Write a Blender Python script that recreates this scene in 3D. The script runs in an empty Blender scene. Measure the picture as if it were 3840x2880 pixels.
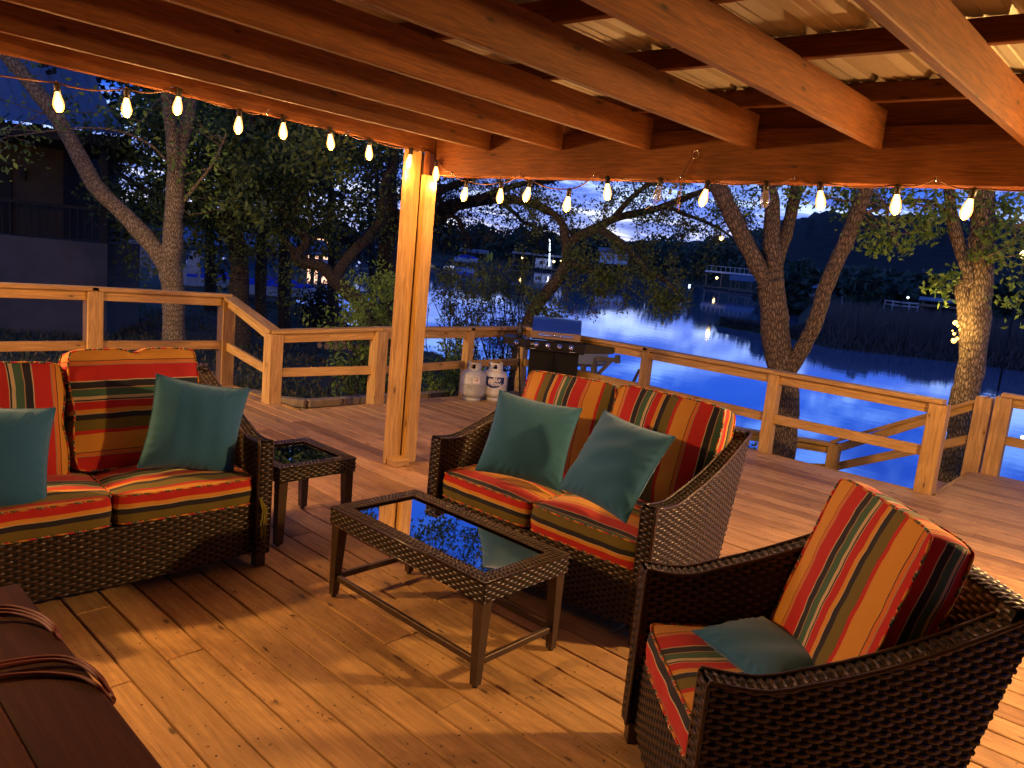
import bpy, math, random
import numpy as np
from mathutils import Vector, Matrix

# ------------------------------------------------------------------ camera
SC = bpy.context.scene
F = 2780.7
PIT, ROL, AZ = math.radians(9.018), math.radians(5.529), math.radians(42.04)
H = 1.60
cp, sp, sa, ca = math.cos(PIT), math.sin(PIT), math.sin(AZ), math.cos(AZ)
CF = np.array([-sa * cp, ca * cp, -sp]); _up = np.array([-sa * sp, ca * sp, cp]); _rt = np.array([ca, sa, 0])
CR = math.cos(ROL) * _rt + math.sin(ROL) * _up
CU = -math.sin(ROL) * _rt + math.cos(ROL) * _up
cam = bpy.data.cameras.new('camera'); camo = bpy.data.objects.new('camera', cam)
SC.collection.objects.link(camo); SC.camera = camo
cam.sensor_width = 36; cam.lens = F / 3840 * 36; cam.clip_start = 0.05; cam.clip_end = 3000
m = Matrix.Identity(4)
for i in range(3):
    m[i][0], m[i][1], m[i][2] = CR[i], CU[i], -CF[i]
m[2][3] = H
camo.matrix_world = m
O = np.array([0, 0, H])
def ray(x, y): return CF + CR * (x - 1920) / F - CU * (y - 1440) / F
def onz(x, y, z=0.0):
    d = ray(x, y); return O + d * (z - H) / d[2]
def onx(x, y, v):
    d = ray(x, y); return O + d * v / d[0]
def ony(x, y, v):
    d = ray(x, y); return O + d * v / d[1]
def atd(x, y, D):
    d = ray(x, y); return O + d * D / math.hypot(d[0], d[1])

# ------------------------------------------------------------------ world: dusk sky with cloud bands
W = bpy.data.worlds.new("World"); SC.world = W; W.use_nodes = True
nt = W.node_tree; nt.nodes.clear()
def N(t, kind, **kw):
    n = t.nodes.new(kind)
    for k, v in kw.items():
        if k == 'inp':
            for a, b in v.items(): n.inputs[a].default_value = b
        else: setattr(n, k, v)
    return n
def ramp(t, stops, interp='LINEAR'):
    r = t.nodes.new('ShaderNodeValToRGB'); r.color_ramp.interpolation = interp
    e = r.color_ramp.elements
    while len(e) > 1: e.remove(e[-1])
    e[0].position = stops[0][0]; c = stops[0][1]; e[0].color = (*c, 1) if len(c) == 3 else c
    for p, c in stops[1:]:
        q = e.new(p); q.color = (*c, 1) if len(c) == 3 else c
    return r
def mix(t, a, b, fac, bt='MIX'):
    n = t.nodes.new('ShaderNodeMix'); n.data_type = 'RGBA'; n.blend_type = bt
    for s, v in ((n.inputs['Factor'], fac), (n.inputs['A'], a), (n.inputs['B'], b)):
        if hasattr(v, 'links') or isinstance(v, bpy.types.NodeSocket): t.links.new(v, s)
        elif isinstance(v, (int, float)): s.default_value = v
        else: s.default_value = (*v, 1)
    return n.outputs['Result']
def mth(t, op, a, b=None, c=None):
    n = t.nodes.new('ShaderNodeMath'); n.operation = op
    for i, v in enumerate((a, b, c)):
        if v is None: continue
        if isinstance(v, bpy.types.NodeSocket): t.links.new(v, n.inputs[i])
        else: n.inputs[i].default_value = v
    return n.outputs[0]
SKY_AZ = math.atan2(ca, -sa)      # camera heading, the afterglow lies that way
tc = N(nt, 'ShaderNodeTexCoord')
sky = N(nt, 'ShaderNodeTexSky', sky_type='NISHITA', sun_disc=False, sun_elevation=math.radians(0.5), sun_rotation=math.radians(55), air_density=1.2, dust_density=0.6, ozone_density=4.0)
sep = N(nt, 'ShaderNodeSeparateXYZ'); nt.links.new(tc.outputs['Generated'], sep.inputs[0])
el = sep.outputs['Z']
grad = ramp(nt, [(0.0, (.34, .40, .85)), (.04, (.26, .40, 1.0)), (.085, (.10, .22, .88)), (.13, (.020, .115, .74)), (.3, (.014, .085, .62)), (.45, (.010, .040, .30)), (1.0, (.004, .015, .11))])
nt.links.new(el, grad.inputs[0])
base = mix(nt, grad.outputs[0], sky.outputs[0], .05)
# cloud layer: project the direction on a high plane so the bands flatten to the horizon
inv = mth(nt, 'DIVIDE', 1.0, mth(nt, 'ADD', mth(nt, 'MAXIMUM', el, 0.0), .09))
vs = N(nt, 'ShaderNodeVectorMath', operation='SCALE'); nt.links.new(tc.outputs['Generated'], vs.inputs[0]); nt.links.new(inv, vs.inputs['Scale'])
mp = N(nt, 'ShaderNodeMapping', inp={'Rotation': (0, 0, math.radians(25)), 'Scale': (1.0, .62, 0.0), 'Location': (3.1, 1.7, 0)})
nt.links.new(vs.outputs[0], mp.inputs[0])
nz = N(nt, 'ShaderNodeTexNoise', inp={'Scale': 2.1, 'Detail': 7.0, 'Roughness': .60, 'Distortion': .7}); nt.links.new(mp.outputs[0], nz.inputs[0])
cm = ramp(nt, [(.45, (0, 0, 0)), (.53, (.30, .30, .30)), (.60, (1, 1, 1))]); nt.links.new(nz.outputs[0], cm.inputs[0])
ccol = ramp(nt, [(0.0, (1.3, .85, .80)), (.05, (1.0, 1.0, 1.25)), (.10, (.62, .82, 1.3)), (.17, (.27, .52, 1.2)), (.32, (.14, .36, 1.0)), (.5, (.05, .10, .30))]); nt.links.new(el, ccol.inputs[0])
dark = N(nt, 'ShaderNodeTexNoise', inp={'Scale': .8, 'Detail': 5.0, 'Roughness': .6}); nt.links.new(mp.outputs[0], dark.inputs[0])
dm = ramp(nt, [(.5, (0, 0, 0)), (.68, (.7, .7, .7))]); nt.links.new(dark.outputs[0], dm.inputs[0])
b2 = mix(nt, base, (.018, .05, .30), dm.outputs[0])
b3 = mix(nt, b2, ccol.outputs[0], cm.outputs[0])
# brighter low down towards the afterglow
dt = N(nt, 'ShaderNodeVectorMath', operation='DOT_PRODUCT', inp={1: (math.cos(SKY_AZ), math.sin(SKY_AZ), 0)}); nt.links.new(tc.outputs['Generated'], dt.inputs[0])
glow = mth(nt, 'MULTIPLY', mth(nt, 'POWER', mth(nt, 'MAXIMUM', dt.outputs['Value'], 0.0), 4.0), mth(nt, 'SUBTRACT', 1.0, mth(nt, 'MINIMUM', mth(nt, 'MULTIPLY', mth(nt, 'MAXIMUM', el, 0.0), 6.0), 1.0)))
b4 = mix(nt, b3, (1.0, .88, .95), mth(nt, 'MULTIPLY', glow, .16))
bg = N(nt, 'ShaderNodeBackground'); bg.inputs[1].default_value = .48
nt.links.new(b4, bg.inputs[0])
wo = N(nt, 'ShaderNodeOutputWorld'); nt.links.new(bg.outputs[0], wo.inputs[0])

SC.view_settings.view_transform = 'Standard'; SC.view_settings.look = 'None'
SC.view_settings.exposure = 1.5; SC.view_settings.gamma = 1.0
cy = SC.cycles
cy.use_denoising = True; cy.max_bounces = 7; cy.diffuse_bounces = 2; cy.glossy_bounces = 4; cy.transmission_bounces = 5
cy.transparent_max_bounces = 10; cy.sample_clamp_indirect = 4.0; cy.caustics_reflective = False; cy.caustics_refractive = False
cy.use_light_tree = True
rnd = random.Random(7)
rng = np.random.default_rng(7)

# ------------------------------------------------------------------ helpers
def tag(o, label=None, cat=None, group=None, kind=None):
    if label: o['label'] = label
    if cat: o['category'] = cat
    if group: o['group'] = group
    if kind: o['kind'] = kind
    return o
def link(o, parent=None):
    SC.collection.objects.link(o)
    if parent is not None: o.parent = parent
    return o
def empty(name, loc=(0, 0, 0), mat=None):
    o = bpy.data.objects.new(name, None); o.empty_display_size = .1
    SC.collection.objects.link(o)
    if mat is not None: o.matrix_world = mat
    else: o.location = loc
    return o
def children(o): return [c for c in bpy.data.objects if c.parent == o]
def copy_tree(o, parent=None):
    c = o.copy(); SC.collection.objects.link(c)
    if parent is not None: c.parent = parent
    for ch in children(o): copy_tree(ch, c)
    return c
def frame(origin, dx, dy):
    n = math.hypot(dx, dy); dx /= n; dy /= n
    return Matrix(((dx, -dy, 0, origin[0]), (dy, dx, 0, origin[1]), (0, 0, 1, origin[2] if len(origin) > 2 else 0), (0, 0, 0, 1)))
def basis(F3, yaw, tilt, roll, c):
    Z = Matrix.Rotation(yaw, 3, 'Z'); T = Matrix.Rotation(-tilt, 3, 'X'); Y = Matrix.Rotation(roll, 3, 'Y')
    R = (F3.to_3x3() @ Z @ T @ Y).to_4x4(); R.translation = Vector(c); return R

def np_mesh(name, V, Q, mat, uv=None, smooth=True, parent=None, T=None):
    """V (n,3), Q (m,4) quads or (m,3)"""
    V = np.asarray(V, float); Q = np.asarray(Q, int); k = Q.shape[1]
    me = bpy.data.meshes.new(name)
    me.vertices.add(len(V)); me.vertices.foreach_set('co', V.ravel())
    me.loops.add(Q.size); me.loops.foreach_set('vertex_index', Q.ravel())
    me.polygons.add(len(Q)); me.polygons.foreach_set('loop_start', np.arange(0, Q.size, k))
    me.polygons.foreach_set('use_smooth', np.full(len(Q), smooth))
    if uv is not None:
        l = me.uv_layers.new(name='UVMap'); u = np.asarray(uv, float)
        if len(u) == len(V): u = u[Q.ravel()]
        l.data.foreach_set('uv', u.ravel())
    me.update(calc_edges=True); me.validate()
    if mat: me.materials.append(mat)
    o = bpy.data.objects.new(name, me)
    link(o, parent)
    if T is not None: o.matrix_world = T
    return o
def grid_quads(ny, nx, off=0, flip=False):
    a = np.arange(ny * nx).reshape(ny, nx)[:-1, :-1].ravel() + off
    q = np.stack([a, a + 1, a + 1 + nx, a + nx], 1)
    return q[:, ::-1] if flip else q
class Geo:
    """numpy mesh collector"""
    def __init__(s): s.V = []; s.Q = []; s.U = []; s.n = 0
    def add(s, V, Q, U=None):
        V = np.asarray(V, float).reshape(-1, 3)
        s.V.append(V); s.Q.append(np.asarray(Q) + s.n); s.U.append(np.zeros((len(V), 2)) if U is None else np.asarray(U, float).reshape(-1, 2)); s.n += len(V)
    def build(s, name, mat, parent=None, smooth=True, T=None):
        return np_mesh(name, np.concatenate(s.V), np.concatenate(s.Q), mat, np.concatenate(s.U), smooth, parent, T)

class MB:
    """boxes / prisms / tubes in one mesh with per-face piece value"""
    def __init__(s): s.v = []; s.f = []; s.uv = []; s.pc = []; s.mi = []; s.sm = []
    def quad(s, vs, uvs, pc=0.0, mi=0, sm=False):
        b = len(s.v); s.v += [tuple(p) for p in vs]; s.f.append(tuple(range(b, b + len(vs)))); s.uv += list(uvs); s.pc.append(pc); s.mi.append(mi); s.sm.append(sm)
    def obox(s, c, a, b, h, mi=0, pc=None, off=None):
        """c centre, half vectors a (length), b, h"""
        c, a, b, h = (Vector(x) for x in (c, a, b, h))
        if pc is None: pc = rnd.random()
        if off is None: off = (rnd.random() * 40, rnd.random() * 40)
        L, B, Hh = a.length * 2, b.length * 2, h.length * 2
        if a.cross(b).dot(h) < 0: h = -h
        base = len(s.v)
        P = [c + sa_ * a + sb * b + sh * h for sa_ in (-1, 1) for sb in (-1, 1) for sh in (-1, 1)]
        s.v += [tuple(p) for p in P]
        o0, o1 = off
        def U(i):  # coordinates
            return ((-L / 2, L / 2)[i >> 2], (-B / 2, B / 2)[(i >> 1) & 1], (-Hh / 2, Hh / 2)[i & 1])
        for f, pr in (((0, 4, 6, 2), 0), ((1, 3, 7, 5), 0), ((0, 1, 5, 4), 1), ((2, 6, 7, 3), 1), ((0, 2, 3, 1), 2), ((4, 5, 7, 6), 2)):
            s.f.append(tuple(base + i for i in f)); s.pc.append(pc); s.mi.append(mi); s.sm.append(False)
            for i in f:
                x, y, z = U(i)
                if pr == 0: s.uv.append((x + o0, y + o1))
                elif pr == 1: s.uv.append((x + o0, z + o1 + 7))
                else: s.uv.append((y * .35 + o0, z + o1 + 3))
    def box(s, x0, x1, y0, y1, z0, z1, **k):
        d = [(x1 - x0, Vector((1, 0, 0))), (y1 - y0, Vector((0, 1, 0))), (z1 - z0, Vector((0, 0, 1)))]
        d.sort(key=lambda t: -t[0])
        s.obox(((x0 + x1) / 2, (y0 + y1) / 2, (z0 + z1) / 2), *[v * (l / 2) for l, v in d], **k)
    def beam(s, p0, p1, w, h, up=(0, 0, 1), **k):
        """p0,p1 centre line; w horizontal, h along up"""
        p0, p1 = Vector(p0), Vector(p1); a = (p1 - p0) / 2; side = a.cross(Vector(up)).normalized(); u = side.cross(a).normalized()
        s.obox((p0 + p1) / 2, a, u * (h / 2) if h > w else side * (w / 2), side * (w / 2) if h > w else u * (h / 2), **k)
    def tube(s, path, r, n=8, mi=0, cap=True, pc=0.0):
        path = [Vector(p) for p in path]; m_ = len(path)
        rs = r if isinstance(r, (list, tuple)) else [r] * m_
        base = len(s.v); up = Vector((0, 0, 1)); L = 0
        prev = None; Ls = []
        for i, p in enumerate(path):
            t = (path[min(i + 1, m_ - 1)] - path[max(i - 1, 0)]).normalized()
            if prev is None:
                q = up if abs(t.dot(up)) < .9 else Vector((1, 0, 0)); x = t.cross(q).normalized()
            else: x = (prev - t * prev.dot(t)).normalized()
            prev = x; y = t.cross(x)
            if i: L += (p - path[i - 1]).length
            Ls.append(L)
            for k in range(n):
                a = 2 * math.pi * k / n; s.v.append(tuple(p + (x * math.cos(a) + y * math.sin(a)) * rs[i]))
        for i in range(m_ - 1):
            for k in range(n):
                k2 = (k + 1) % n
                s.f.append((base + i * n + k, base + i * n + k2, base + (i + 1) * n + k2, base + (i + 1) * n + k))
                c0, c1 = k / n * 2 * math.pi * rs[i], (k + 1) / n * 2 * math.pi * rs[i]
                s.uv += [(Ls[i], c0), (Ls[i], c1), (Ls[i + 1], c1), (Ls[i + 1], c0)]; s.pc.append(pc); s.mi.append(mi); s.sm.append(True)
        if cap:
            for ring in (tuple(base + k for k in range(n))[::-1], tuple(base + (m_ - 1) * n + k for k in range(n))):
                s.f.append(ring); s.uv += [(0, 0)] * n; s.pc.append(pc); s.mi.append(mi); s.sm.append(False)
    def lathe(s, prof, c=(0, 0, 0), n=20, mi=0, axis=None, pc=0.0):
        """prof [(r,z)...]"""
        base = len(s.v); c = Vector(c); M3 = axis if axis is not None else Matrix.Identity(3)
        for r, z in prof:
            for k in range(n):
                a = 2 * math.pi * k / n; s.v.append(tuple(c + M3 @ Vector((r * math.cos(a), r * math.sin(a), z))))
        for i in range(len(prof) - 1):
            for k in range(n):
                k2 = (k + 1) % n
                s.f.append((base + i * n + k, base + i * n + k2, base + (i + 1) * n + k2, base + (i + 1) * n + k))
                s.uv += [(k / n, prof[i][1]), ((k + 1) / n, prof[i][1]), ((k + 1) / n, prof[i + 1][1]), (k / n, prof[i + 1][1])]
                s.pc.append(pc); s.mi.append(mi); s.sm.append(True)
    def build(s, name, mats, parent=None, bevel=0.0, T=None, seg=1):
        me = bpy.data.meshes.new(name); me.from_pydata(s.v, [], s.f)
        l = me.uv_layers.new(name='UVMap')
        l.data.foreach_set('uv', np.asarray(s.uv, float).ravel())
        a = me.attributes.new('pc', 'FLOAT', 'FACE'); a.data.foreach_set('value', s.pc)
        me.polygons.foreach_set('use_smooth', s.sm)
        for mm in (mats if isinstance(mats, (list, tuple)) else [mats]): me.materials.append(mm)
        me.polygons.foreach_set('material_index', s.mi)
        me.update()
        o = bpy.data.objects.new(name, me); link(o, parent)
        if T is not None: o.matrix_world = T
        if bevel:
            b = o.modifiers.new('bevel', 'BEVEL'); b.width = bevel; b.segments = seg; b.limit_method = 'ANGLE'; b.angle_limit = math.radians(50)
        return o

# ------------------------------------------------------------------ materials
M = {}
def newmat(name):
    m_ = bpy.data.materials.new(name); m_.use_nodes = True; t = m_.node_tree
    b = t.nodes['Principled BSDF']; M[name] = m_; return t, b
def simple(name, col, rough=.5, metal=0.0, noise=0.0, nscale=20.0, bump=0.0, **kw):
    t, b = newmat(name); b.inputs['Roughness'].default_value = rough; b.inputs['Metallic'].default_value = metal
    for k, v in kw.items(): b.inputs[k.replace('_', ' ')].default_value = v
    if noise or bump:
        tc_ = N(t, 'ShaderNodeTexCoord'); n = N(t, 'ShaderNodeTexNoise', inp={'Scale': nscale, 'Detail': 5.0}); t.links.new(tc_.outputs['Object'], n.inputs[0])
        r = ramp(t, [(.3, tuple(c * (1 - noise) for c in col)), (.7, tuple(min(1, c * (1 + noise)) for c in col))]); t.links.new(n.outputs[0], r.inputs[0]); t.links.new(r.outputs[0], b.inputs['Base Color'])
        if bump:
            bp_ = N(t, 'ShaderNodeBump', inp={'Strength': bump, 'Distance': .01}); t.links.new(n.outputs[0], bp_.inputs['Height']); t.links.new(bp_.outputs[0], b.inputs['Normal'])
    else: b.inputs['Base Color'].default_value = (*col, 1)
    return M[name]
def emis(name, col, st):
    t, b = newmat(name); b.inputs['Base Color'].default_value = (*col, 1); b.inputs['Emission Color'].default_value = (*col, 1); b.inputs['Emission Strength'].default_value = st
    return M[name]
def wood(name, lo, hi, knot, rough=.62, knotden=.62, piece=.25, gs=1.0, stain=0.0):
    t, b = newmat(name); uvn = N(t, 'ShaderNodeUVMap', uv_map='UVMap')
    def noise(sx, sy, sc, det=5.0, dis=0.0, loc=(0, 0, 0)):
        mp_ = N(t, 'ShaderNodeMapping', inp={'Scale': (sx, sy, 1), 'Location': loc}); t.links.new(uvn.outputs[0], mp_.inputs[0])
        n = N(t, 'ShaderNodeTexNoise', inp={'Scale': sc, 'Detail': det, 'Distortion': dis, 'Roughness': .6}); t.links.new(mp_.outputs[0], n.inputs[0]); return n.outputs[0]
    g1 = noise(.35, 5, 6 * gs, 4, 1.6); g2 = noise(1.5, 60, 4 * gs, 3, .3); g3 = noise(.8, 2, 1.2, 3, 0, (5, 3, 0))
    r1 = ramp(t, [(.32, lo), (.5, tuple((a + c) / 2 for a, c in zip(lo, hi))), (.66, hi)]); t.links.new(g1, r1.inputs[0])
    r2 = ramp(t, [(.35, (.72, .66, .6)), (.6, (1, 1, 1))]); t.links.new(g2, r2.inputs[0])
    c = mix(t, r1.outputs[0], r2.outputs[0], .6, 'MULTIPLY')
    r3 = ramp(t, [(.3, (.78, .74, .7)), (.65, (1.05, 1.03, 1.0))]); t.links.new(g3, r3.inputs[0])
    c = mix(t, c, r3.outputs[0], .8, 'MULTIPLY')
    at = N(t, 'ShaderNodeAttribute', attribute_name='pc')
    rp = ramp(t, [(0, (1 - piece, 1 - piece * 1.2, 1 - piece * 1.4)), (.5, (1, .97, .92)), (1, (1.0 + piece * .25, 1.0, .95))]); t.links.new(at.outputs['Fac'], rp.inputs[0])
    c = mix(t, c, rp.outputs[0], 1.0, 'MULTIPLY')
    mpk = N(t, 'ShaderNodeMapping', inp={'Scale': (2.0, 5.5, 1)}); t.links.new(uvn.outputs[0], mpk.inputs[0])
    vo = N(t, 'ShaderNodeTexVoronoi', voronoi_dimensions='2D', inp={'Scale': 1.0, 'Randomness': 1.0}); t.links.new(mpk.outputs[0], vo.inputs[0])
    sc_ = N(t, 'ShaderNodeSeparateColor'); t.links.new(vo.outputs['Color'], sc_.inputs[0])
    wob = mth(t, 'MULTIPLY', mth(t, 'SUBTRACT', noise(9, 25, 1.0, 2), .5), .05)
    dk = mth(t, 'DIVIDE', mth(t, 'ADD', vo.outputs['Distance'], wob), mth(t, 'MULTIPLY_ADD', sc_.outputs[1], .05, .035))
    kr = ramp(t, [(.45, (1, 1, 1)), (.8, (.75, .75, .75)), (1.0, (.16, .16, .16)), (.999, (0, 0, 0))]) if False else ramp(t, [(.40, (1, 1, 1)), (.62, (.5, .5, .5)), (1.0, (0, 0, 0))])
    t.links.new(dk, kr.inputs[0])
    kf = mth(t, 'MULTIPLY', kr.outputs[0], mth(t, 'GREATER_THAN', sc_.outputs[0], knotden))
    c = mix(t, c, knot, mth(t, 'MINIMUM', kf, .92))
    # halo of darker grain round the knot
    hr = ramp(t, [(0, (1, 1, 1)), (1, (0, 0, 0))]); t.links.new(mth(t, 'DIVIDE', dk, 3.2), hr.inputs[0])
    c = mix(t, c, tuple(x * .55 for x in lo), mth(t, 'MULTIPLY', mth(t, 'MULTIPLY', hr.outputs[0], mth(t, 'GREATER_THAN', sc_.outputs[0], knotden)), .35))
    if stain:
        geo = N(t, 'ShaderNodeNewGeometry'); ns = N(t, 'ShaderNodeTexNoise', inp={'Scale': 1.4, 'Detail': 8.0, 'Roughness': .72, 'Distortion': .6}); t.links.new(geo.outputs['Position'], ns.inputs[0])
        rs = ramp(t, [(.30, (.58, .52, .5)), (.52, (1, 1, 1))]); t.links.new(ns.outputs[0], rs.inputs[0])
        c = mix(t, c, rs.outputs[0], stain, 'MULTIPLY')
        n2 = N(t, 'ShaderNodeTexNoise', inp={'Scale': 38.0, 'Detail': 3.0}); t.links.new(geo.outputs['Position'], n2.inputs[0])
        rs2 = ramp(t, [(.27, (.35, .3, .27)), (.34, (1, 1, 1))]); t.links.new(n2.outputs[0], rs2.inputs[0])
        c = mix(t, c, rs2.outputs[0], .8, 'MULTIPLY')
    t.links.new(c, b.inputs['Base Color'])
    bp_ = N(t, 'ShaderNodeBump', inp={'Strength': .35, 'Distance': .002}); t.links.new(g2, bp_.inputs['Height']); t.links.new(bp_.outputs[0], b.inputs['Normal'])
    b.inputs['Roughness'].default_value = rough
    b.inputs['Specular IOR Level'].default_value = .3
    return M[name]
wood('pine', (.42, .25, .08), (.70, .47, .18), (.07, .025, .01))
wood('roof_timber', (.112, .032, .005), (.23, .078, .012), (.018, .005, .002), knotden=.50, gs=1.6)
wood('deck_pine', (.44, .28, .135), (.66, .44, .21), (.045, .018, .010), knotden=.48, stain=1.0, piece=.36)
wood('dark_plank', (.055, .016, .008), (.09, .026, .012), (.03, .01, .005), rough=.75, knotden=.9)
M['dark_plank'].node_tree.nodes['Principled BSDF'].inputs['Specular IOR Level'].default_value = .12
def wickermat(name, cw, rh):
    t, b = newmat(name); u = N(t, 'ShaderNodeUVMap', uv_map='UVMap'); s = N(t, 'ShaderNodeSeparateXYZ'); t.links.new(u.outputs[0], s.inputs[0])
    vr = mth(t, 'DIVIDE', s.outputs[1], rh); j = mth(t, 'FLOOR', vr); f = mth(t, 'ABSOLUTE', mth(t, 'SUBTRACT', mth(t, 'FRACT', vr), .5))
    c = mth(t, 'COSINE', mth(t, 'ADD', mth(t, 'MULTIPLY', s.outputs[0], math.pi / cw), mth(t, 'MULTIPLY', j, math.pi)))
    gap = mth(t, 'MAXIMUM', mth(t, 'GREATER_THAN', f, .40), mth(t, 'LESS_THAN', c, -.62))  # strand gaps and dips painted near black: lining and its shade in the colour
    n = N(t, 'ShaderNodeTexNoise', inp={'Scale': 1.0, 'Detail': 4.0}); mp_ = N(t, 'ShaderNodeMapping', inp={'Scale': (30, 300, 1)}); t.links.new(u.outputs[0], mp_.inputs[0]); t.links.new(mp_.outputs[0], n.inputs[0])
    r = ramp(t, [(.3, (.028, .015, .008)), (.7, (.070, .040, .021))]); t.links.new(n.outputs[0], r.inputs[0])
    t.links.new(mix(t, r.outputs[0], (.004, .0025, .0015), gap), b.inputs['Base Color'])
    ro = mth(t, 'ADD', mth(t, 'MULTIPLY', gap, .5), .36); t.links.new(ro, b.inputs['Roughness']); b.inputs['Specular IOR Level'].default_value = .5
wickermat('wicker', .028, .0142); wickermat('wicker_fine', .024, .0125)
simple('wicker_plain', (.045, .024, .014), .3)
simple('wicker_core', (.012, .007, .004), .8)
simple('leg_metal', (.075, .045, .028), .42, noise=.12, nscale=30, metal=.3)
simple('teal_fabric', (.018, .135, .27), .85, noise=.1, nscale=260, bump=.25, Sheen_Weight=.3)
simple('galv_panel', (.50, .44, .34), .5, metal=.15, noise=.08, nscale=3)
simple('black_rubber', (.012, .012, .012), .45)
simple('socket_black', (.02, .014, .01), .4)
simple('cord_brown', (.16, .06, .02), .5)
simple('cord_orange', (.16, .028, .008), .6)
simple('steel', (.66, .66, .70), .24, metal=1.0)
simple('chrome', (.8, .8, .82), .08, metal=1.0)
simple('enamel_black', (.006, .006, .012), .3)
simple('enamel_dark', (.004, .004, .004), .6, Specular_IOR_Level=.2)
simple('tank_grey', (.42, .42, .41), .42, noise=.16, nscale=14, bump=.05)
simple('tank_white', (.62, .62, .60), .36, noise=.12, nscale=14)
simple('label_blue', (.012, .03, .16), .4)
simple('label_white', (.75, .72, .68), .6)
simple('label_red', (.5, .05, .03), .6)
simple('paper', (.72, .70, .66), .8)
simple('bark', (.17, .12, .07), .9)
simple('dirt', (.05, .04, .028), .95)
def bark(name, lo, hi, sc=1.0):
    t, b = newmat(name); u = N(t, 'ShaderNodeUVMap', uv_map='UVMap')
    mp_ = N(t, 'ShaderNodeMapping', inp={'Scale': (13 * sc, 40 * sc, 1)}); t.links.new(u.outputs[0], mp_.inputs[0])
    v = N(t, 'ShaderNodeTexVoronoi', feature='DISTANCE_TO_EDGE', voronoi_dimensions='2D', inp={'Scale': 1.0}); 
    n = N(t, 'ShaderNodeTexNoise', inp={'Scale': 1.6, 'Detail': 6.0, 'Distortion': .8}); t.links.new(mp_.outputs[0], n.inputs[0])
    vm = N(t, 'ShaderNodeVectorMath', operation='MULTIPLY_ADD', inp={1: (.9, .9, .9)}); t.links.new(n.outputs['Color'], vm.inputs[0]); t.links.new(mp_.outputs[0], vm.inputs[2]); t.links.new(vm.outputs[0], v.inputs[0])
    r = ramp(t, [(.0, tuple(c * .25 for c in lo)), (.12, lo), (.4, hi)]); t.links.new(v.outputs[0], r.inputs[0])
    r2 = ramp(t, [(.3, (.6, .6, .6)), (.7, (1.15, 1.15, 1.15))]); t.links.new(n.outputs[0], r2.inputs[0])
    c = mix(t, r.outputs[0], r2.outputs[0], 1.0, 'MULTIPLY'); t.links.new(c, b.inputs['Base Color'])
    h = mth(t, 'ADD', mth(t, 'MINIMUM', v.outputs[0], .3), mth(t, 'MULTIPLY', n.outputs[0], .25))
    bp_ = N(t, 'ShaderNodeBump', inp={'Strength': 1.0, 'Distance': .03}); t.links.new(h, bp_.inputs['Height']); t.links.new(bp_.outputs[0], b.inputs['Normal'])
    b.inputs['Roughness'].default_value = .92; return M[name]
bark('bark_pale', (.24, .165, .085), (.46, .34, .20)); bark('bark_mid', (.13, .09, .05), (.27, .19, .11)); bark('bark_dark', (.03, .022, .016), (.07, .052, .035)); bark('bark_oak', (.06, .042, .026), (.14, .095, .06))
def leafmat(name, a, c, tr=.35):
    t, b = newmat(name); oi = N(t, 'ShaderNodeNewGeometry')
    r = ramp(t, [(0, a), (1, c)]); t.links.new(oi.outputs['Random Per Island'], r.inputs[0]); t.links.new(r.outputs[0], b.inputs['Base Color'])
    b.inputs['Roughness'].default_value = .6
    tr_ = N(t, 'ShaderNodeBsdfTranslucent'); t.links.new(r.outputs[0], tr_.inputs[0])
    mx = N(t, 'ShaderNodeMixShader'); mx.inputs[0].default_value = tr; t.links.new(b.outputs[0], mx.inputs[1]); t.links.new(tr_.outputs[0], mx.inputs[2])
    t.links.new(mx.outputs[0], t.nodes['Material Output'].inputs[0]); return M[name]
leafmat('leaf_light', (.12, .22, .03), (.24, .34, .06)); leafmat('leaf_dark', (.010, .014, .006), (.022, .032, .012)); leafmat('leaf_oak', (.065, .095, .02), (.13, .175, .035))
leafmat('leaf_far', (.018, .045, .034), (.04, .075, .05), .1); leafmat('moss', (.07, .04, .02), (.11, .06, .03), .2); leafmat('grass_blade', (.04, .06, .025), (.10, .10, .05), .2); leafmat('reed', (.06, .05, .05), (.11, .085, .075), .2)
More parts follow.
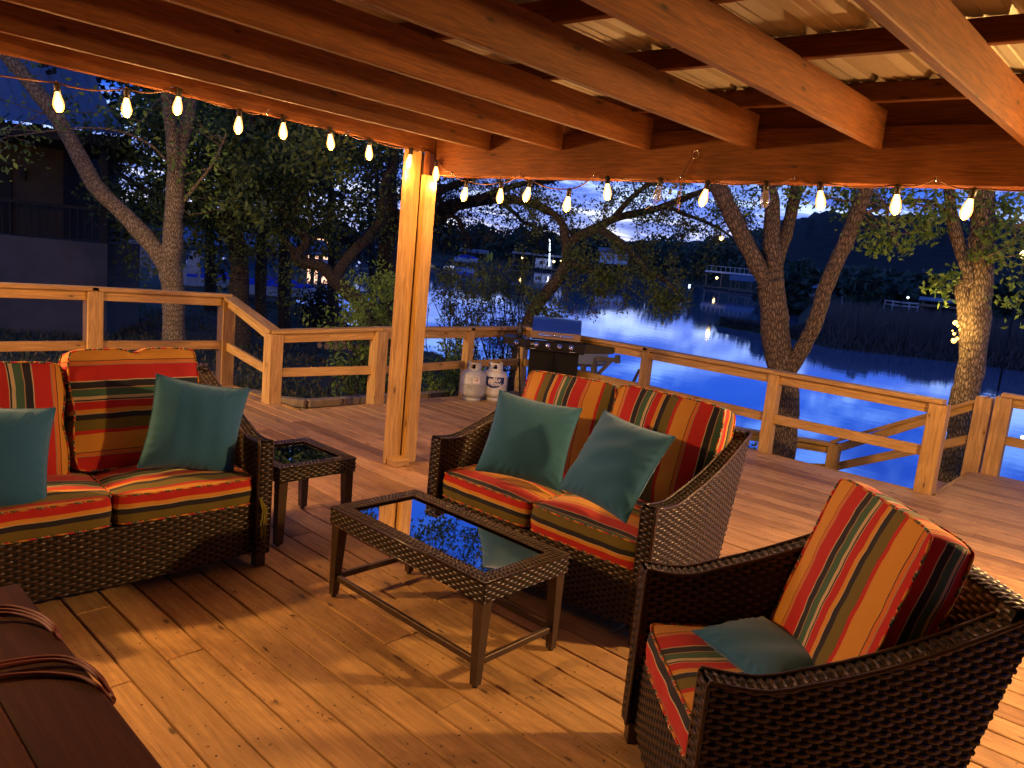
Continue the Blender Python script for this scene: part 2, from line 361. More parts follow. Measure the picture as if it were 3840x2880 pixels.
# ------------------------------------------------------------------ lamps (real fixtures, light comes from them)
WARM = (1.0, .50, .16); WARMW = (1.0, .66, .33)
emis('bulb_lit', (1.0, .46, .11), 1)
t = M['bulb_lit'].node_tree; b = t.nodes['Principled BSDF']; lw = N(t, 'ShaderNodeLayerWeight', inp={'Blend': .5})
rr_ = ramp(t, [(0.0, (1, 1, 1)), (.22, (.6, .6, .6)), (.5, (.10, .10, .10)), (1.0, (.05, .05, .05))]); t.links.new(lw.outputs['Facing'], rr_.inputs[0])
t.links.new(mth(t, 'MULTIPLY', rr_.outputs[0], 5.0), b.inputs['Emission Strength']); b.inputs['Emission Color'].default_value = (1.0, .44, .11, 1)
emis('filament', (1.0, .80, .50), 260)
t, b = newmat('bulb_glass'); _t1 = N(t, 'ShaderNodeBsdfTransparent', inp={'Color': (.9, .88, .85, 1)}); _g1 = N(t, 'ShaderNodeBsdfGlossy', inp={'Roughness': .08}); _d1 = N(t, 'ShaderNodeBsdfDiffuse', inp={'Color': (.6, .52, .45, 1)}); _lw = N(t, 'ShaderNodeLayerWeight', inp={'Blend': .35}); _m1 = N(t, 'ShaderNodeMixShader', inp={0: .18}); t.links.new(_t1.outputs[0], _m1.inputs[1]); t.links.new(_d1.outputs[0], _m1.inputs[2]); _m2 = N(t, 'ShaderNodeMixShader'); t.links.new(_lw.outputs['Facing'], _m2.inputs[0]); t.links.new(_m1.outputs[0], _m2.inputs[1]); t.links.new(_g1.outputs[0], _m2.inputs[2]); t.links.new(_m2.outputs[0], t.nodes['Material Output'].inputs[0]); b.inputs['Base Color'].default_value = (.9, .85, .8, 1); b.inputs['Transmission Weight'].default_value = 1.0; b.inputs['Roughness'].default_value = .05; b.inputs['IOR'].default_value = 1.2; b.inputs['Thin Film Thickness'].default_value = 0
def flood(name, label, loc, target, power, col, size=2.2, r=.05):
    o = empty(name, loc); tag(o, label, 'lamp')
    d = (Vector(target) - Vector(loc)).normalized(); q = d.to_track_quat('-Z', 'Y').to_matrix()
    hd = MB(); hd.lathe([(.0, .10), (.03, .10), (.035, .06), (.06, .02), (.065, -.03), (.058, -.03), (.05, .015), (.0, .03)], n=18, axis=q)
    hd.build('lamp_head', M['socket_black'], o)
    g = MB(); g.lathe([(.0, -.012), (.035, -.006), (.045, .004)], n=18, axis=q); g.build('lamp_lens', M['filament'], o)
    L = bpy.data.lights.new('lamp_light', 'SPOT'); L.energy = power; L.color = col; L.shadow_soft_size = r; L.spot_size = size; L.spot_blend = .6
    lo = bpy.data.objects.new('lamp_light', L); link(lo, o); lo.rotation_euler = q.to_euler(); lo.location = d * .04
    return o

# ------------------------------------------------------------------ deck
BP = .1455; Y0 = .985
simple('screw_head', (.03, .024, .02), .5, metal=.6)
def build_deck():
    mb = MB(); r = random.Random(3)
    k = -21
    while True:
        y0 = Y0 + k * BP; y1 = y0 + BP - .0085; yc = (y0 + y1) / 2
        if y0 > 8.60: break
        xl = -7.72 if yc < 3.9 else (-6.32 if yc < 7.10 else -1.40)
        xr = 3.6
        x = xl
        first = True
        while x < xr - .01:
            L = r.uniform(1.2, 3.7) if first else r.uniform(2.4, 3.7)
            first = False
            x2 = min(x + L, xr)
            if xr - x2 < .5: x2 = xr
            dz = r.uniform(-.0012, .0012)
            mb.box(x, x2 - .003, y0, y1, -.028 + dz, dz, pc=r.random())
            x = x2
            for q in range(int((x - xl) / .406) - 10, int((x - xl) / .406) + 1):
                pass
        for q in range(int((xr - xl) / .406)):
            sx_ = xl + .03 + q * .406
            for dy in (.028, .108):
                c_ = (sx_ + r.uniform(-.004, .004), y0 + dy + r.uniform(-.004, .004)); rr_s = .0042
                mb.quad([(c_[0] + rr_s * math.cos(a), c_[1] + rr_s * math.sin(a), .0016) for a in [i * math.pi / 3 for i in range(6)]], [(0, 0)] * 6, mi=1)
        k += 1
    o = mb.build('deck_floor', [M['deck_pine'], M['screw_head']], bevel=.0035)
    tag(o, kind='structure')
    fb = MB()
    fb.box(-7.76, -7.722, -2.0, 3.90, -.24, -.004); fb.box(-7.76, -6.32, 3.93, 3.968, -.24, -.004)
    fb.box(-6.362, -6.324, 3.93, 7.2, -.24, -.004); fb.box(-6.36, -1.40, 7.135, 7.172, -.24, -.004)
    fb.box(-1.442, -1.404, 7.14, 8.66, -.24, -.004); fb.box(-1.44, 3.6, 8.665, 8.703, -.24, -.004)
    for x in (-6.2, -5, -3.8, -2.6, -1.5): fb.box(x, x + .1, 7.0, 7.1, -2.2, -.03)
    for x in (-1.3, .0, 1.4): fb.box(x, x + .1, 8.5, 8.6, -2.2, -.03)
    # subfloor shade: joists under the boards
    for i in range(28): fb.box(-7.6 + i * .41, -7.56 + i * .41, -2.0, 3.88 if -7.6 + i * .41 < -6.4 else (7.1 if -7.6 + i * .41 < -1.4 else 8.6), -.2, -.032)
    tag(fb.build('deck_frame', M['pine']), kind='structure')
build_deck()

# ------------------------------------------------------------------ railings
def rail_run(root, pts, mids, caps=True, mat='pine'):
    for i in range(len(pts) - 1):
        (a, za), (b_, zb) = pts[i], pts[i + 1]; a = Vector((*a, 0)); b_ = Vector((*b_, 0)); d = (b_ - a).normalized()
        A = a + Vector((0, 0, za)); B = b_ + Vector((0, 0, zb))
        cpm = MB(); e = d * .03; cpm.beam(A + Vector((0, 0, -.019)) - e, B + Vector((0, 0, -.019)) + e, .14, .038); cpm.build('cap_rail', M[mat], root, bevel=.004)
        tr = MB(); tr.beam(A + Vector((0, 0, -.085)) + d * .03, B + Vector((0, 0, -.085)) - d * .03, .04, .09); tr.build('top_rail', M[mat], root, bevel=.003)
        mr = MB(); za2, zb2 = mids[i]; mr.beam(a + Vector((0, 0, za2)) + d * .03, b_ + Vector((0, 0, zb2)) - d * .03, .04, .09); mr.build('mid_rail', M[mat], root, bevel=.003)
def post(root, p, zt, s, zb=-.30, mat='pine', name='post'):
    mb = MB(); mb.box(p[0] - s / 2, p[0] + s / 2, p[1] - s / 2, p[1] + s / 2, zb, zt - .041); return mb.build(name, M[mat], root, bevel=.004)
rl = empty('deck_railing', (-6.35, 5.0, 0)); rl_i = Matrix.Translation((6.35, -5.0, 0))
tag(rl, 'long pine railing round the far deck edge, stepping down behind the sofa to the grill', 'railing')
P1p = onx(350, 1076, -7.75); Cp = onx(1425, 1226, -6.36); Gp = onx(1762, 1226, -6.36)
D0p = ony(2432, 1300, 7.2); Dp = ony(2905, 1390, 7.2)
L1 = [((-7.75, -.9), 1.03), ((-7.75, P1p[1]), 1.025), ((-7.75, 3.86), 1.005)]
L2 = [((-7.75, 3.86), 1.005), ((-6.74, 3.86), .742)]
L3 = [((-6.74, 3.86), .742), ((Cp[0], Cp[1]), Cp[2]), ((Gp[0], Gp[1]), Gp[2]), ((-6.36, 7.2), .845)]
L4 = [((-6.36, 7.2), .845), ((D0p[0], 7.2), .842), ((-2.98, 7.2), .828), ((-1.50, 7.16), .822)]
root_m = rl
def shift(run): return [((p[0] + 6.35, p[1] - 5.0), z) for p, z in run]
rail_run(rl, shift(L1), [(.46, .46), (.46, .45)]); rail_run(rl, shift(L2), [(.44, .31)]); rail_run(rl, shift(L3), [(.31, .36), (.36, .38), (.38, .38)]); rail_run(rl, shift(L4), [(.385, .375), (.375, .345), (.345, .355)])
for (p, z), s in zip([L1[0], L1[1], L1[2], L3[0], L3[1], L3[2], L3[3], L4[1], L4[2], L4[3]], [.14, .14, .14, .14, .14, .10, .10, .10, .11, .145]):
    onfloor = p[1] > 7 or abs(p[0] + 6.36) < .1
    post(rl, (p[0] + 6.35, p[1] - 5.0), z, s, zb=-.25)
r2 = empty('deck_railing', (-1.27, 8.69, 0)); tag(r2, 'short pine railing to the right of the deck stairs, cut off by the photo', 'railing')
rail_run(r2, [((0, 0), .825), ((2.0, 0), .825), ((4.6, 0), .825)], [(.36, .36)] * 2)
for x in (0, 2.0, 4.6): post(r2, (x, 0), .825, .145, zb=-.25)
Jp = ony(3135, 1652, 8.66); Lp = ony(2793, 1608, 8.66); J2 = ony(3148, 1765, 8.66)
r3 = empty('stair_railing', (-1.43, 8.64, 0)); tag(r3, 'pine handrail sloping down beside the deck stairs to the lower landing over the water', 'railing')
S = lambda p: ((p[0] + 1.43, p[1] - 8.64))
rail_run(r3, [((0, .0), .78), (S(Jp), Jp[2])], [(.33, J2[2] + .03)]); rail_run(r3, [(S(Jp), Jp[2] - .03), (S(Lp), Lp[2]), (S(Lp - np.array([1.8, 0, 0])), Lp[2])], [(J2[2], Lp[2] - .45), (Lp[2] - .45,) * 2])
post(r3, (0.0, 0.0), .80, .14, zb=-1.0); post(r3, S(Jp), Jp[2], .12, zb=-2.4)
for k in (.45, 1.0): post(r3, S(Jp + (Lp - Jp) * k), Jp[2] + (Lp[2] - Jp[2]) * k - .02, .10, zb=-2.4)
st = empty('deck_stairs', (-1.45, 7.9, 0)); tag(st, 'pine steps going down from the deck opening between the two corner posts', 'stairs')
for i in range(5):
    tr = MB(); tr.box(-.30 * (i + 1), -.30 * i - .012, -.68, -.03 - .012, -.17 * (i + 1) - .038, -.17 * (i + 1)); tr.box(-.30 * (i + 1), -.30 * i - .012, .0, .68, -.17 * (i + 1) - .038, -.17 * (i + 1)); tr.build('tread', M['deck_pine'], st, bevel=.003)
for y in (-.71, .71):
    sg = MB(); sg.beam((0.05, y, -.2), (-1.6, y, -1.13), .038, .24); sg.build('stringer', M['pine'], st)
ld = MB(); 
for i in range(9): ld.box(-3.2 - .0, -1.56, -.9 + i * .2, -.9 + i * .2 + .19, -1.06, -1.02)
ld.build('landing', M['deck_pine'], st)

# ------------------------------------------------------------------ patio cover
pc_ = empty('patio_cover', (-4.4, 3.62, 0)); tag(pc_, 'open pine patio cover with heavy joists, front beam and ribbed metal roof overhead', 'patio cover')
TP = Matrix.Translation((4.4, -3.62, 0))
def pcb(mb, name, mat, bevel=.004, nm=None):
    o = mb.build(name, M[mat], pc_, bevel=bevel); o.location = (4.4, -3.62, 0); return o
bd = Vector((.9953, .0964, -.0096)); bn = Vector((-.0964, .9953, 0))
B0 = Vector((-4.325, 3.762, 2.209))
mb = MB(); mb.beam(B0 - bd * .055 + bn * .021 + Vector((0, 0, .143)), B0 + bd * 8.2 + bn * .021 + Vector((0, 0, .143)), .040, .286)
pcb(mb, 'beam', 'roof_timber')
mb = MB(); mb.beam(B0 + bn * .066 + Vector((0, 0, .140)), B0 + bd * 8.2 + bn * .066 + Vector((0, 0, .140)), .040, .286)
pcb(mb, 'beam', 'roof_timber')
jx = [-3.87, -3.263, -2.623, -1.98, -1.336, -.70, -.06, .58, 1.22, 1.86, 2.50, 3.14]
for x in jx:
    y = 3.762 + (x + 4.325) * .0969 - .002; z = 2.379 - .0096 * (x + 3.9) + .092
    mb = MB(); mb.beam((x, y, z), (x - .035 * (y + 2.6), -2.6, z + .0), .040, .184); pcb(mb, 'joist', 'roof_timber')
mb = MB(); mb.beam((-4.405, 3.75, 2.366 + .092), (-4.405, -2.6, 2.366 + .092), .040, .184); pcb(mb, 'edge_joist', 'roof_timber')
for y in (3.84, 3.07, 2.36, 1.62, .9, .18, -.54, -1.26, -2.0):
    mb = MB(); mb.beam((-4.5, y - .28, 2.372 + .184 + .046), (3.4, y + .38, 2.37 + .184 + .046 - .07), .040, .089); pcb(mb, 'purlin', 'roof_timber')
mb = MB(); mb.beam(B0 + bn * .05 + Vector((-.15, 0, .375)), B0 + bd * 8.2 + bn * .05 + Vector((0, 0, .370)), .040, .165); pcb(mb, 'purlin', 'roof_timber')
# ribbed metal
prof = []
x = 0.0
while x < 8.3:
    prof += [(x, 0), (x + .012, .0), (x + .026, .022), (x + .046, .022), (x + .06, 0), (x + .11, 0), (x + .114, .004), (x + .126, .004), (x + .13, 0), (x + .165, 0), (x + .169, .004), (x + .181, .004), (x + .185, 0)]
    x += .2286
G_ = Geo(); n = len(prof); V = []; U = []
for y in (4.45, -2.9):
    for (px, pz) in prof: V.append((px - 4.75 - .035 * (4.4 - y), y, 2.655 + pz - .0085 * (px))); U.append((px, y))
G_.add(V, grid_quads(2, n), U); o = G_.build('roof_panel', M['galv_panel'], pc_, smooth=False); o.location = (4.4, -3.62, 0)
# posts: two boards side by side with a block at the foot
a0 = Vector((-4.40, 3.50, 0))
for q, (x0, x1, y0, y1) in (('post', (-4.425, -4.387, 3.500, 3.640)), ('post', (-4.400, -4.335, 3.652, 3.760)), ('post', (-4.47, -4.427, 3.56, 3.70))):
    mb = MB(); mb.box(x0, x1, y0, y1, .002, 2.362 if y0 < 3.64 else 2.20); pcb(mb, 'post', 'pine')
mb = MB(); mb.box(-4.386, -4.275, 3.512, 3.65, .001, .055); pcb(mb, 'base_block', 'pine')
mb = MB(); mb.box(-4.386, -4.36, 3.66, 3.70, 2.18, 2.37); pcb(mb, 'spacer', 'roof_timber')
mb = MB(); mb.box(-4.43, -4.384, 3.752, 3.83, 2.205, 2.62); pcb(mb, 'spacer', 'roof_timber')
for (x, y) in ((3.0, 4.45), (-4.4, -2.5), (3.2, -2.5)):
    mb = MB(); mb.box(x, x + .14, y, y + .14, .001, 2.35); pcb(mb, 'post', 'pine')

# ------------------------------------------------------------------ string lights
def bulb(root, top, bottom_dir, lit=True, k=.9):
    """Edison bulb: socket at top, glass below"""
    d = Vector(bottom_dir).normalized(); q = d.to_track_quat('-Z', 'Y').to_matrix()
    g = MB(); pr = [(.0125, -.0), (.014, -.012), (.019, -.03), (.0265, -.058), (.0295, -.078), (.026, -.098), (.016, -.114), (.006, -.120), (0.0, -.121)]
    g.lathe([(r_ * k * 1.02, z_ * k) for r_, z_ in pr], n=16, axis=q)
    o = g.build('bulb', M['bulb_lit'] if lit else M['bulb_glass'], root); o.location = Vector(top) + d * .035
    if lit:
        L = bpy.data.lights.new('bulb_light', 'POINT'); L.energy = 2.2; L.color = WARM; L.shadow_soft_size = .02
        lo = bpy.data.objects.new('bulb_light', L); link(lo, o); lo.location = d * .145
    if not lit:
        tag(o, 'unlit clear bulb'); f = MB(); f.tube([(0, 0, -.01), (.006, 0, -.04), (-.006, 0, -.075), (0, 0, -.03)], .0012, n=5); fo = f.build('filament', M['chrome'], o)
    s = MB(); s.lathe([(.0, .004), (.012, .004), (.016, -.004), (.0165, -.03), (.0145, -.045), (.0, -.045)], n=14, axis=q); so = s.build('socket', M['socket_black'], root); so.location = top
    return o
def sag(a, b, s, n=7):
    a, b = Vector(a), Vector(b); return [a.lerp(b, i / n) - Vector((0, 0, s * 4 * (i / n) * (1 - i / n))) for i in range(n + 1)]
def string(name, label, planefn, bulbs, hooks, extra, unlit=(), far_end=None):
    root = empty(name, (0, 0, 0)); tag(root, label, 'string lights', 'string lights hung under the patio cover')
    cord = MB(); nodes = []
    for i, (px, py) in enumerate(bulbs):
        p = Vector(planefn(px, py)); tl = rnd.uniform(-.24, .24)
        dr = Vector((tl, rnd.uniform(-.1, .1), -1)).normalized(); top = p - dr * .098
        bulb(root, top, dr, i not in unlit); nodes.append(('b', px, top))
        cord.tube([top + Vector((0, 0, .0)), top + Vector((0, 0, .012))], .006, n=6)
    for (px, py) in hooks:
        p = Vector(planefn(px, py)); nodes.append(('h', px, p))
        hk = MB(); hk.tube([p + Vector((0, .03, .02)), p + Vector((0, .0, .012)), p + Vector((0, -.01, -.008)), p + Vector((0, 0, -.018))], .0028, n=6); hk.build('hook', M['chrome'], root)
    for p, lit in extra:
        dr = Vector((rnd.uniform(-.1, .1), rnd.uniform(-.1, .1), -1)).normalized(); top = Vector(p) - dr * .098
        bulb(root, top, dr, lit); nodes.append(('e', 9e9 if far_end else -9e9, top))
    nodes.sort(key=lambda q: (q[2].x if far_end else q[2].y))
    for a, b_ in zip(nodes, nodes[1:]):
        cord.tube(sag(a[2] + Vector((0, 0, .004)), b_[2] + Vector((0, 0, .004)), .022), .0042, n=6)
    cord.build('cord', M['cord_brown'], root)
    return root
pn = np.array([-.0964, .9953]); off0 = np.array([-4.325, 3.762]) @ pn - .035
def beamplane(px, py):
    d = ray(px, py); return O + d * off0 / (d[:2] @ pn)
string('string_light', 'string of glowing Edison bulbs hung along the front beam facing the lake', beamplane,
       [(1635, 654), (1741, 731), (1875, 738), (1975, 732), (2126, 768), (2278, 723), (2466, 732), (2638, 745), (2869, 749), (3077, 755), (3359, 771), (3625, 788)],
       [(1697, 648), (1950, 650), (2230, 656), (2556, 658), (2982, 663), (3513, 670)],
       [((-.28, 4.12, 2.09), True), ((.3, 4.18, 2.08), True)], unlit=(6, 8), far_end=True)
string('string_light', 'string of glowing Edison bulbs hung below the left edge joist beside the trees', lambda x, y: onx(x, y, -4.36 if x < 1500 else -4.345),
       [(219, 387), (475, 408), (666, 401), (894, 474), (1062, 495), (1240, 536), (1384, 576), (1533, 609)],
       [(640, 335), (1003, 420), (1300, 500), (1577, 560)],
       [((-4.36, .45, 2.16), True), ((-4.36, -.25, 2.2), True)])
def globe(name, label, loc, power, col, r=.05):
    o = empty(name, loc); tag(o, label, 'lamp')
    g = MB(); g.lathe([(.0, .10), (.03, .10), (.04, .06), (.055, .035), (.05, .03), (.0, .03)], n=18); g.build('lamp_cap', M['socket_black'], o)
    g = MB(); g.lathe([(.04, .034), (.06, .0), (.055, -.05), (.03, -.085), (.0, -.095)], n=18); s_ = g.build('lamp_shade', M['lamp_clear'], o)
    L = bpy.data.lights.new('lamp_light', 'POINT'); L.energy = power; L.color = col; L.shadow_soft_size = r
    lo = bpy.data.objects.new('lamp_light', L); link(lo, o); lo.location = (0, 0, -.02)
    return o
t, b = newmat('lamp_clear'); tt = N(t, 'ShaderNodeBsdfTransparent', inp={'Color': (1, .95, .85, 1)}); t.links.new(tt.outputs[0], t.nodes['Material Output'].inputs[0])
globe('hanging_lamp', 'clear glass lamp hanging under the front beam, beyond its right end', (.50, 4.32, 2.04), 190, (1.0, .56, .18), r=.11)
flood('flood_lamp', 'black flood lamp at the far left corner of the deck by the house', (-7.6, -2.2, 2.3), (-9.2, 4.4, .2), 430, (1.0, .62, .22), size=1.15, r=.05)
globe('hanging_lamp', 'clear glass lamp hanging under the left edge joist near the house', (-4.52, -.75, 2.20), 150, (1.0, .53, .16), r=.05)
# twine hanging from a ring on the beam
rg = empty('hanging_twine', beamplane(2602, 578)); tag(rg, 'brown twine hanging from a metal ring screwed into the front beam', 'twine')
mb = MB(); mb.tube([(.022 * math.cos(a), 0.02, .022 * math.sin(a)) for a in [i * math.pi / 8 for i in range(17)]], .003, n=6); mb.build('ring', M['chrome'], rg)
mb = MB()
r0 = Vector(beamplane(2602, 578))
for pts in ([(2598, 582), (2578, 610), (2565, 650), (2548, 700), (2538, 780)], [(2596, 585), (2572, 640), (2556, 670), (2550, 740), (2545, 790)], [(2562, 655), (2530, 700), (2480, 750), (2420, 785)], [(2562, 640), (2572, 690)]):
    mb.tube([Vector(beamplane(*p)) - r0 for p in pts], .0022, n=5)
mb.build('twine', M['cord_brown'], rg)

# the house the deck is attached to, unseen; dark walls placed to block sky light
G_ = Geo(); c_ = np.stack([rng.uniform(-6, 1.5, 70), rng.uniform(.5, 7, 70), np.full(70, .006)], 1); n_ = 70; a_ = rng.uniform(0, 6.28, n_); s_ = rng.uniform(.008, .022, n_)[:, None]; u_ = np.stack([np.cos(a_), np.sin(a_), a_ * 0], 1) * s_; w_ = np.stack([-np.sin(a_), np.cos(a_), a_ * 0], 1) * s_ * .4
G_.add(np.stack([c_ - u_, c_ - w_ + [0, 0, .003], c_ + u_ + [0, 0, .006], c_ + w_], 1).reshape(-1, 3), np.arange(n_ * 4).reshape(-1, 4)); tag(G_.build('leaf_litter', simple('dry_leaf', (.16, .09, .04), .9), smooth=False), 'tiny dry leaf scraps scattered over the deck boards', 'leaf scraps', kind='stuff')
hw = empty('house', (0, -3, 0)); tag(hw, 'house the deck belongs to, unseen behind the viewer, walls placed to block sky light', 'house')
mb = MB(); mb.box(-4.7, 6.2, -.4, -.1, -1, 4.2); mb.box(4.6, 6.2, -.1, 5.5, -1, 4.2); mb.build('wall', simple('house_siding', (.025, .018, .015), .8), hw)
mb = MB(); mb.box(-4.9, 6.4, -1.0, .9, 4.2, 4.3); mb.build('roof', M['house_siding'], hw)
# ------------------------------------------------------------------ striped fabric
YE, OR_, TA, RE, CRM, BK, GR, OL = (.72, .32, .035), (.72, .19, .025), (.42, .26, .13), (.56, .016, .009), (.62, .48, .26), (.014, .013, .020), (.055, .14, .075), (.17, .13, .014)
STR = [(.19, YE), (.006, BK), (.035, OR_), (.014, TA), (.17, RE), (.012, CRM), (.072, BK), (.012, TA), (.078, GR), (.036, CRM), (.012, BK), (.01, CRM), (.085, RE), (.045, YE), (.008, CRM), (.058, BK), (.115, OL), (.042, RE)]
PER = .42
t, b = newmat('stripe_fabric')
uvn = N(t, 'ShaderNodeUVMap', uv_map='UVMap'); sx = N(t, 'ShaderNodeSeparateXYZ'); t.links.new(uvn.outputs[0], sx.inputs[0])
nw = N(t, 'ShaderNodeTexNoise', inp={'Scale': 9.0, 'Detail': 2.0}); t.links.new(uvn.outputs[0], nw.inputs[0])
fr_ = mth(t, 'FRACT', mth(t, 'DIVIDE', mth(t, 'ADD', sx.outputs[0], mth(t, 'MULTIPLY', mth(t, 'SUBTRACT', nw.outputs[0], .5), .010)), PER))
tot = sum(w for w, c in STR); pos = 0; stops = []
for w_, c_ in STR: stops.append((pos / tot, c_)); pos += w_
r_ = ramp(t, stops, 'CONSTANT'); t.links.new(fr_, r_.inputs[0])
nf = N(t, 'ShaderNodeTexNoise', inp={'Scale': 420.0, 'Detail': 2.0}); t.links.new(uvn.outputs[0], nf.inputs[0])
rf = ramp(t, [(.3, (.75, .75, .75)), (.7, (1.1, 1.1, 1.1))]); t.links.new(nf.outputs[0], rf.inputs[0])
t.links.new(mix(t, r_.outputs[0], rf.outputs[0], 1.0, 'MULTIPLY'), b.inputs['Base Color'])
b.inputs['Roughness'].default_value = .88; b.inputs['Sheen Weight'].default_value = .15
bp_ = N(t, 'ShaderNodeBump', inp={'Strength': .25, 'Distance': .002}); t.links.new(nf.outputs[0], bp_.inputs['Height']); t.links.new(bp_.outputs[0], b.inputs['Normal'])

def fbm(P, seed, scale, oct_=3):
    """cheap smooth pseudo-noise from sines"""
    r = np.random.default_rng(seed); out = 0
    for k in range(oct_ * 3):
        d = r.normal(size=3) * scale * (1.6 ** (k // 3)); out = out + np.sin(P @ d + r.uniform(0, 6.28)) / (1.6 ** (k // 3))
    return out / (oct_ * 2.2)

def cushion(name, label, group, T, w, d, t_, along='x', off=0.0, seed=1, puff=.03, n=30, boxing='wrap', waist=0.0, notch=0.0, flip=1, bflip=1, bstart=.65):
    """flat box cushion: w along x, d along y, thickness t_ along z; stripe coordinate is `along`"""
    g = np.linspace(-1, 1, n); X, Y = np.meshgrid(g, g)
    # squircle mapping for rounded corners
    e = .15; k = 1 - e * (np.abs(X) ** 6) * (np.abs(Y) ** 6) * .35
    px, py = X * w / 2 * k, Y * d / 2 * k
    px = px * (1 - waist * np.exp(-(Y / .28) ** 2) * np.abs(X) ** 3); py = py - notch * np.exp(-(X / .13) ** 2) * np.clip(Y, 0, 1) ** 4
    pf = puff * (1 - np.abs(X) ** 3.2) * (1 - np.abs(Y) ** 3.2)
    Pn = np.stack([px, py, px * 0], -1).reshape(-1, 3)
    wr = (fbm(Pn, seed, 14, 2) * .006 + fbm(Pn, seed + 5, 38, 2) * .0022).reshape(n, n) * np.minimum(1, (1 - np.maximum(np.abs(X), np.abs(Y))) * 6 + .25)
    G_ = Geo()
    for sgn in (1, -1):
        z = sgn * (t_ / 2 + pf + wr); V = np.stack([px, py, z], -1)
        base = px if along == 'x' else py
        su = base if sgn > 0 else -base
        if along == 'y': su = -su
        su = su * flip
        U = np.stack([su + off + (.0 if sgn > 0 else .31), (py if along == 'x' else px)], -1)
        G_.add(V, grid_quads(n, n, 0, sgn < 0), U)
    # boxing
    def ring():
        idx = [(0, i) for i in range(n)] + [(i, n - 1) for i in range(1, n)] + [(n - 1, i) for i in range(n - 2, -1, -1)] + [(i, 0) for i in range(n - 2, 0, -1)]
        return idx
    R = ring() + [ring()[0]]; m_ = 6; V = []; U = []; L = 0; prev = None
    for (i, j) in R:
        p = np.array([px[i, j], py[i, j]]); L += 0 if prev is None else np.linalg.norm(p - prev); prev = p
        zt = t_ / 2 + wr[i, j]; nrm = np.array([X[i, j] if abs(X[i, j]) > .98 else 0, Y[i, j] if abs(Y[i, j]) > .98 else 0]); nrm = nrm / (np.linalg.norm(nrm) + 1e-9)
        for q in range(m_ + 1):
            f = q / m_; bul = .010 * math.sin(math.pi * f) + .002 * math.sin(L * 40)
            z = -zt + 2 * zt * f; V.append((p[0] + nrm[0] * bul, p[1] + nrm[1] * bul, z))
            if boxing == 'wrap':
                c0 = p[0] if along == 'x' else -p[1]; su = c0 * flip + off
                if along == 'x' and abs(X[i, j]) > .98: su += (t_ / 2 - z) * 1.5
                if along == 'y' and abs(Y[i, j]) > .98: su += (t_ / 2 - z) * 1.0
            else: su = PER * bstart + (zt - z) * bflip
            U.append((su, L))
    G_.add(V, grid_quads(len(R), m_ + 1, 0, False), U)
    o = G_.build(name, M['stripe_fabric'], None, T=T); tag(o, label, 'cushion', group)
    # piping
    pp = MB(); pts = {}
    for sgn in (1, -1):
        pts = [Vector((px[i, j] * 1.008, py[i, j] * 1.008, sgn * (t_ / 2 + wr[i, j] + .0))) for (i, j) in R]
        pp.tube(pts, .0042, n=7)
    po = pp.build('piping', M['stripe_fabric'], o)
    me = po.data; uvl = me.uv_layers[0].data
    for li in range(len(uvl)):
        u = uvl[li].uv; uvl[li].uv = (u[0] * 3.1 + u[1] * 1.2, u[1])
    return o

def pillow(name, label, group, T, s, h=.075, seed=1, n=44, sy=1.0, mat='teal_fabric', tag_white=False):
    g = np.linspace(-1, 1, n); X, Y = np.meshgrid(g, g)
    pin = .075; px = X * s / 2 * (1 - pin * (1 - Y ** 2) * np.abs(X) ** .8) ; py = Y * s * sy / 2 * (1 - pin * (1 - X ** 2) * np.abs(Y) ** .8)
    prof = np.clip((1 - np.abs(X) ** 2.3), 0, 1) * np.clip((1 - np.abs(Y) ** 2.3), 0, 1)
    r = np.random.default_rng(seed); G_ = Geo()
    for sgn in (1, -1):
        P = np.stack([px, py, px * 0 + sgn], -1).reshape(-1, 3)
        wr = (fbm(P, seed + sgn, 16, 2) * .010).reshape(n, n) * prof ** .5
        # edge gathers
        ang = np.arctan2(Y, X); edge = np.exp(-((1 - np.maximum(np.abs(X), np.abs(Y))) / .16) ** 2) * (prof > 0)
        wr = wr + edge * .004 * np.sin(ang * 23 + 3 * np.sin(ang * 5 + seed)) * np.minimum(1, (1 - np.maximum(np.abs(X), np.abs(Y))) * 12)
        z = sgn * h * prof ** .55 + wr * sgn
        G_.add(np.stack([px, z, py], -1), grid_quads(n, n, 0, sgn > 0), np.stack([px, py], -1))
    o = G_.build(name, M[mat], None, T=T); tag(o, label, 'throw pillow', group)
    sb = MB(); R = [(0, i) for i in range(n)] + [(i, n - 1) for i in range(1, n)] + [(n - 1, i) for i in range(n - 2, -1, -1)] + [(i, 0) for i in range(n - 2, -1, -1)]
    sb.tube([Vector((px[i, j], 0, py[i, j])) for i, j in R], .0022, n=5); sb.build('seam', M[mat], o)
    return o

# ------------------------------------------------------------------ woven wicker surfaces
def weave(Pg, Ug, Vg, cw=.028, rh=.0142, A=.0032, Bp=.0038, flip=False):
    """Pg (ny,nx,3) surface, Ug/Vg metric coordinates; returns displaced points"""
    du = np.gradient(Pg, axis=1); dv = np.gradient(Pg, axis=0); nr = np.cross(du, dv); nr /= np.linalg.norm(nr, axis=2, keepdims=True) + 1e-12
    if flip: nr = -nr
    j = np.floor(Vg / rh); f = Vg / rh - j
    prof = np.sqrt(np.clip(1 - ((f - .5) / .5) ** 2, 0, 1))
    h = A * np.cos(np.pi * Ug / cw + np.pi * j) + Bp * prof
    return Pg + nr * h[..., None]
def weave_panel(G_, fn, nu, nv, flip=False, **k):
    """fn(a,b) arrays -> (P, U, V)"""
    a, b_ = np.meshgrid(np.linspace(0, 1, nu), np.linspace(0, 1, nv)); P, U, V = fn(a, b_)
    P = weave(P, U, V, flip=flip, **k); G_.add(P, grid_quads(nv, nu, 0, flip), np.stack([U, V], -1))
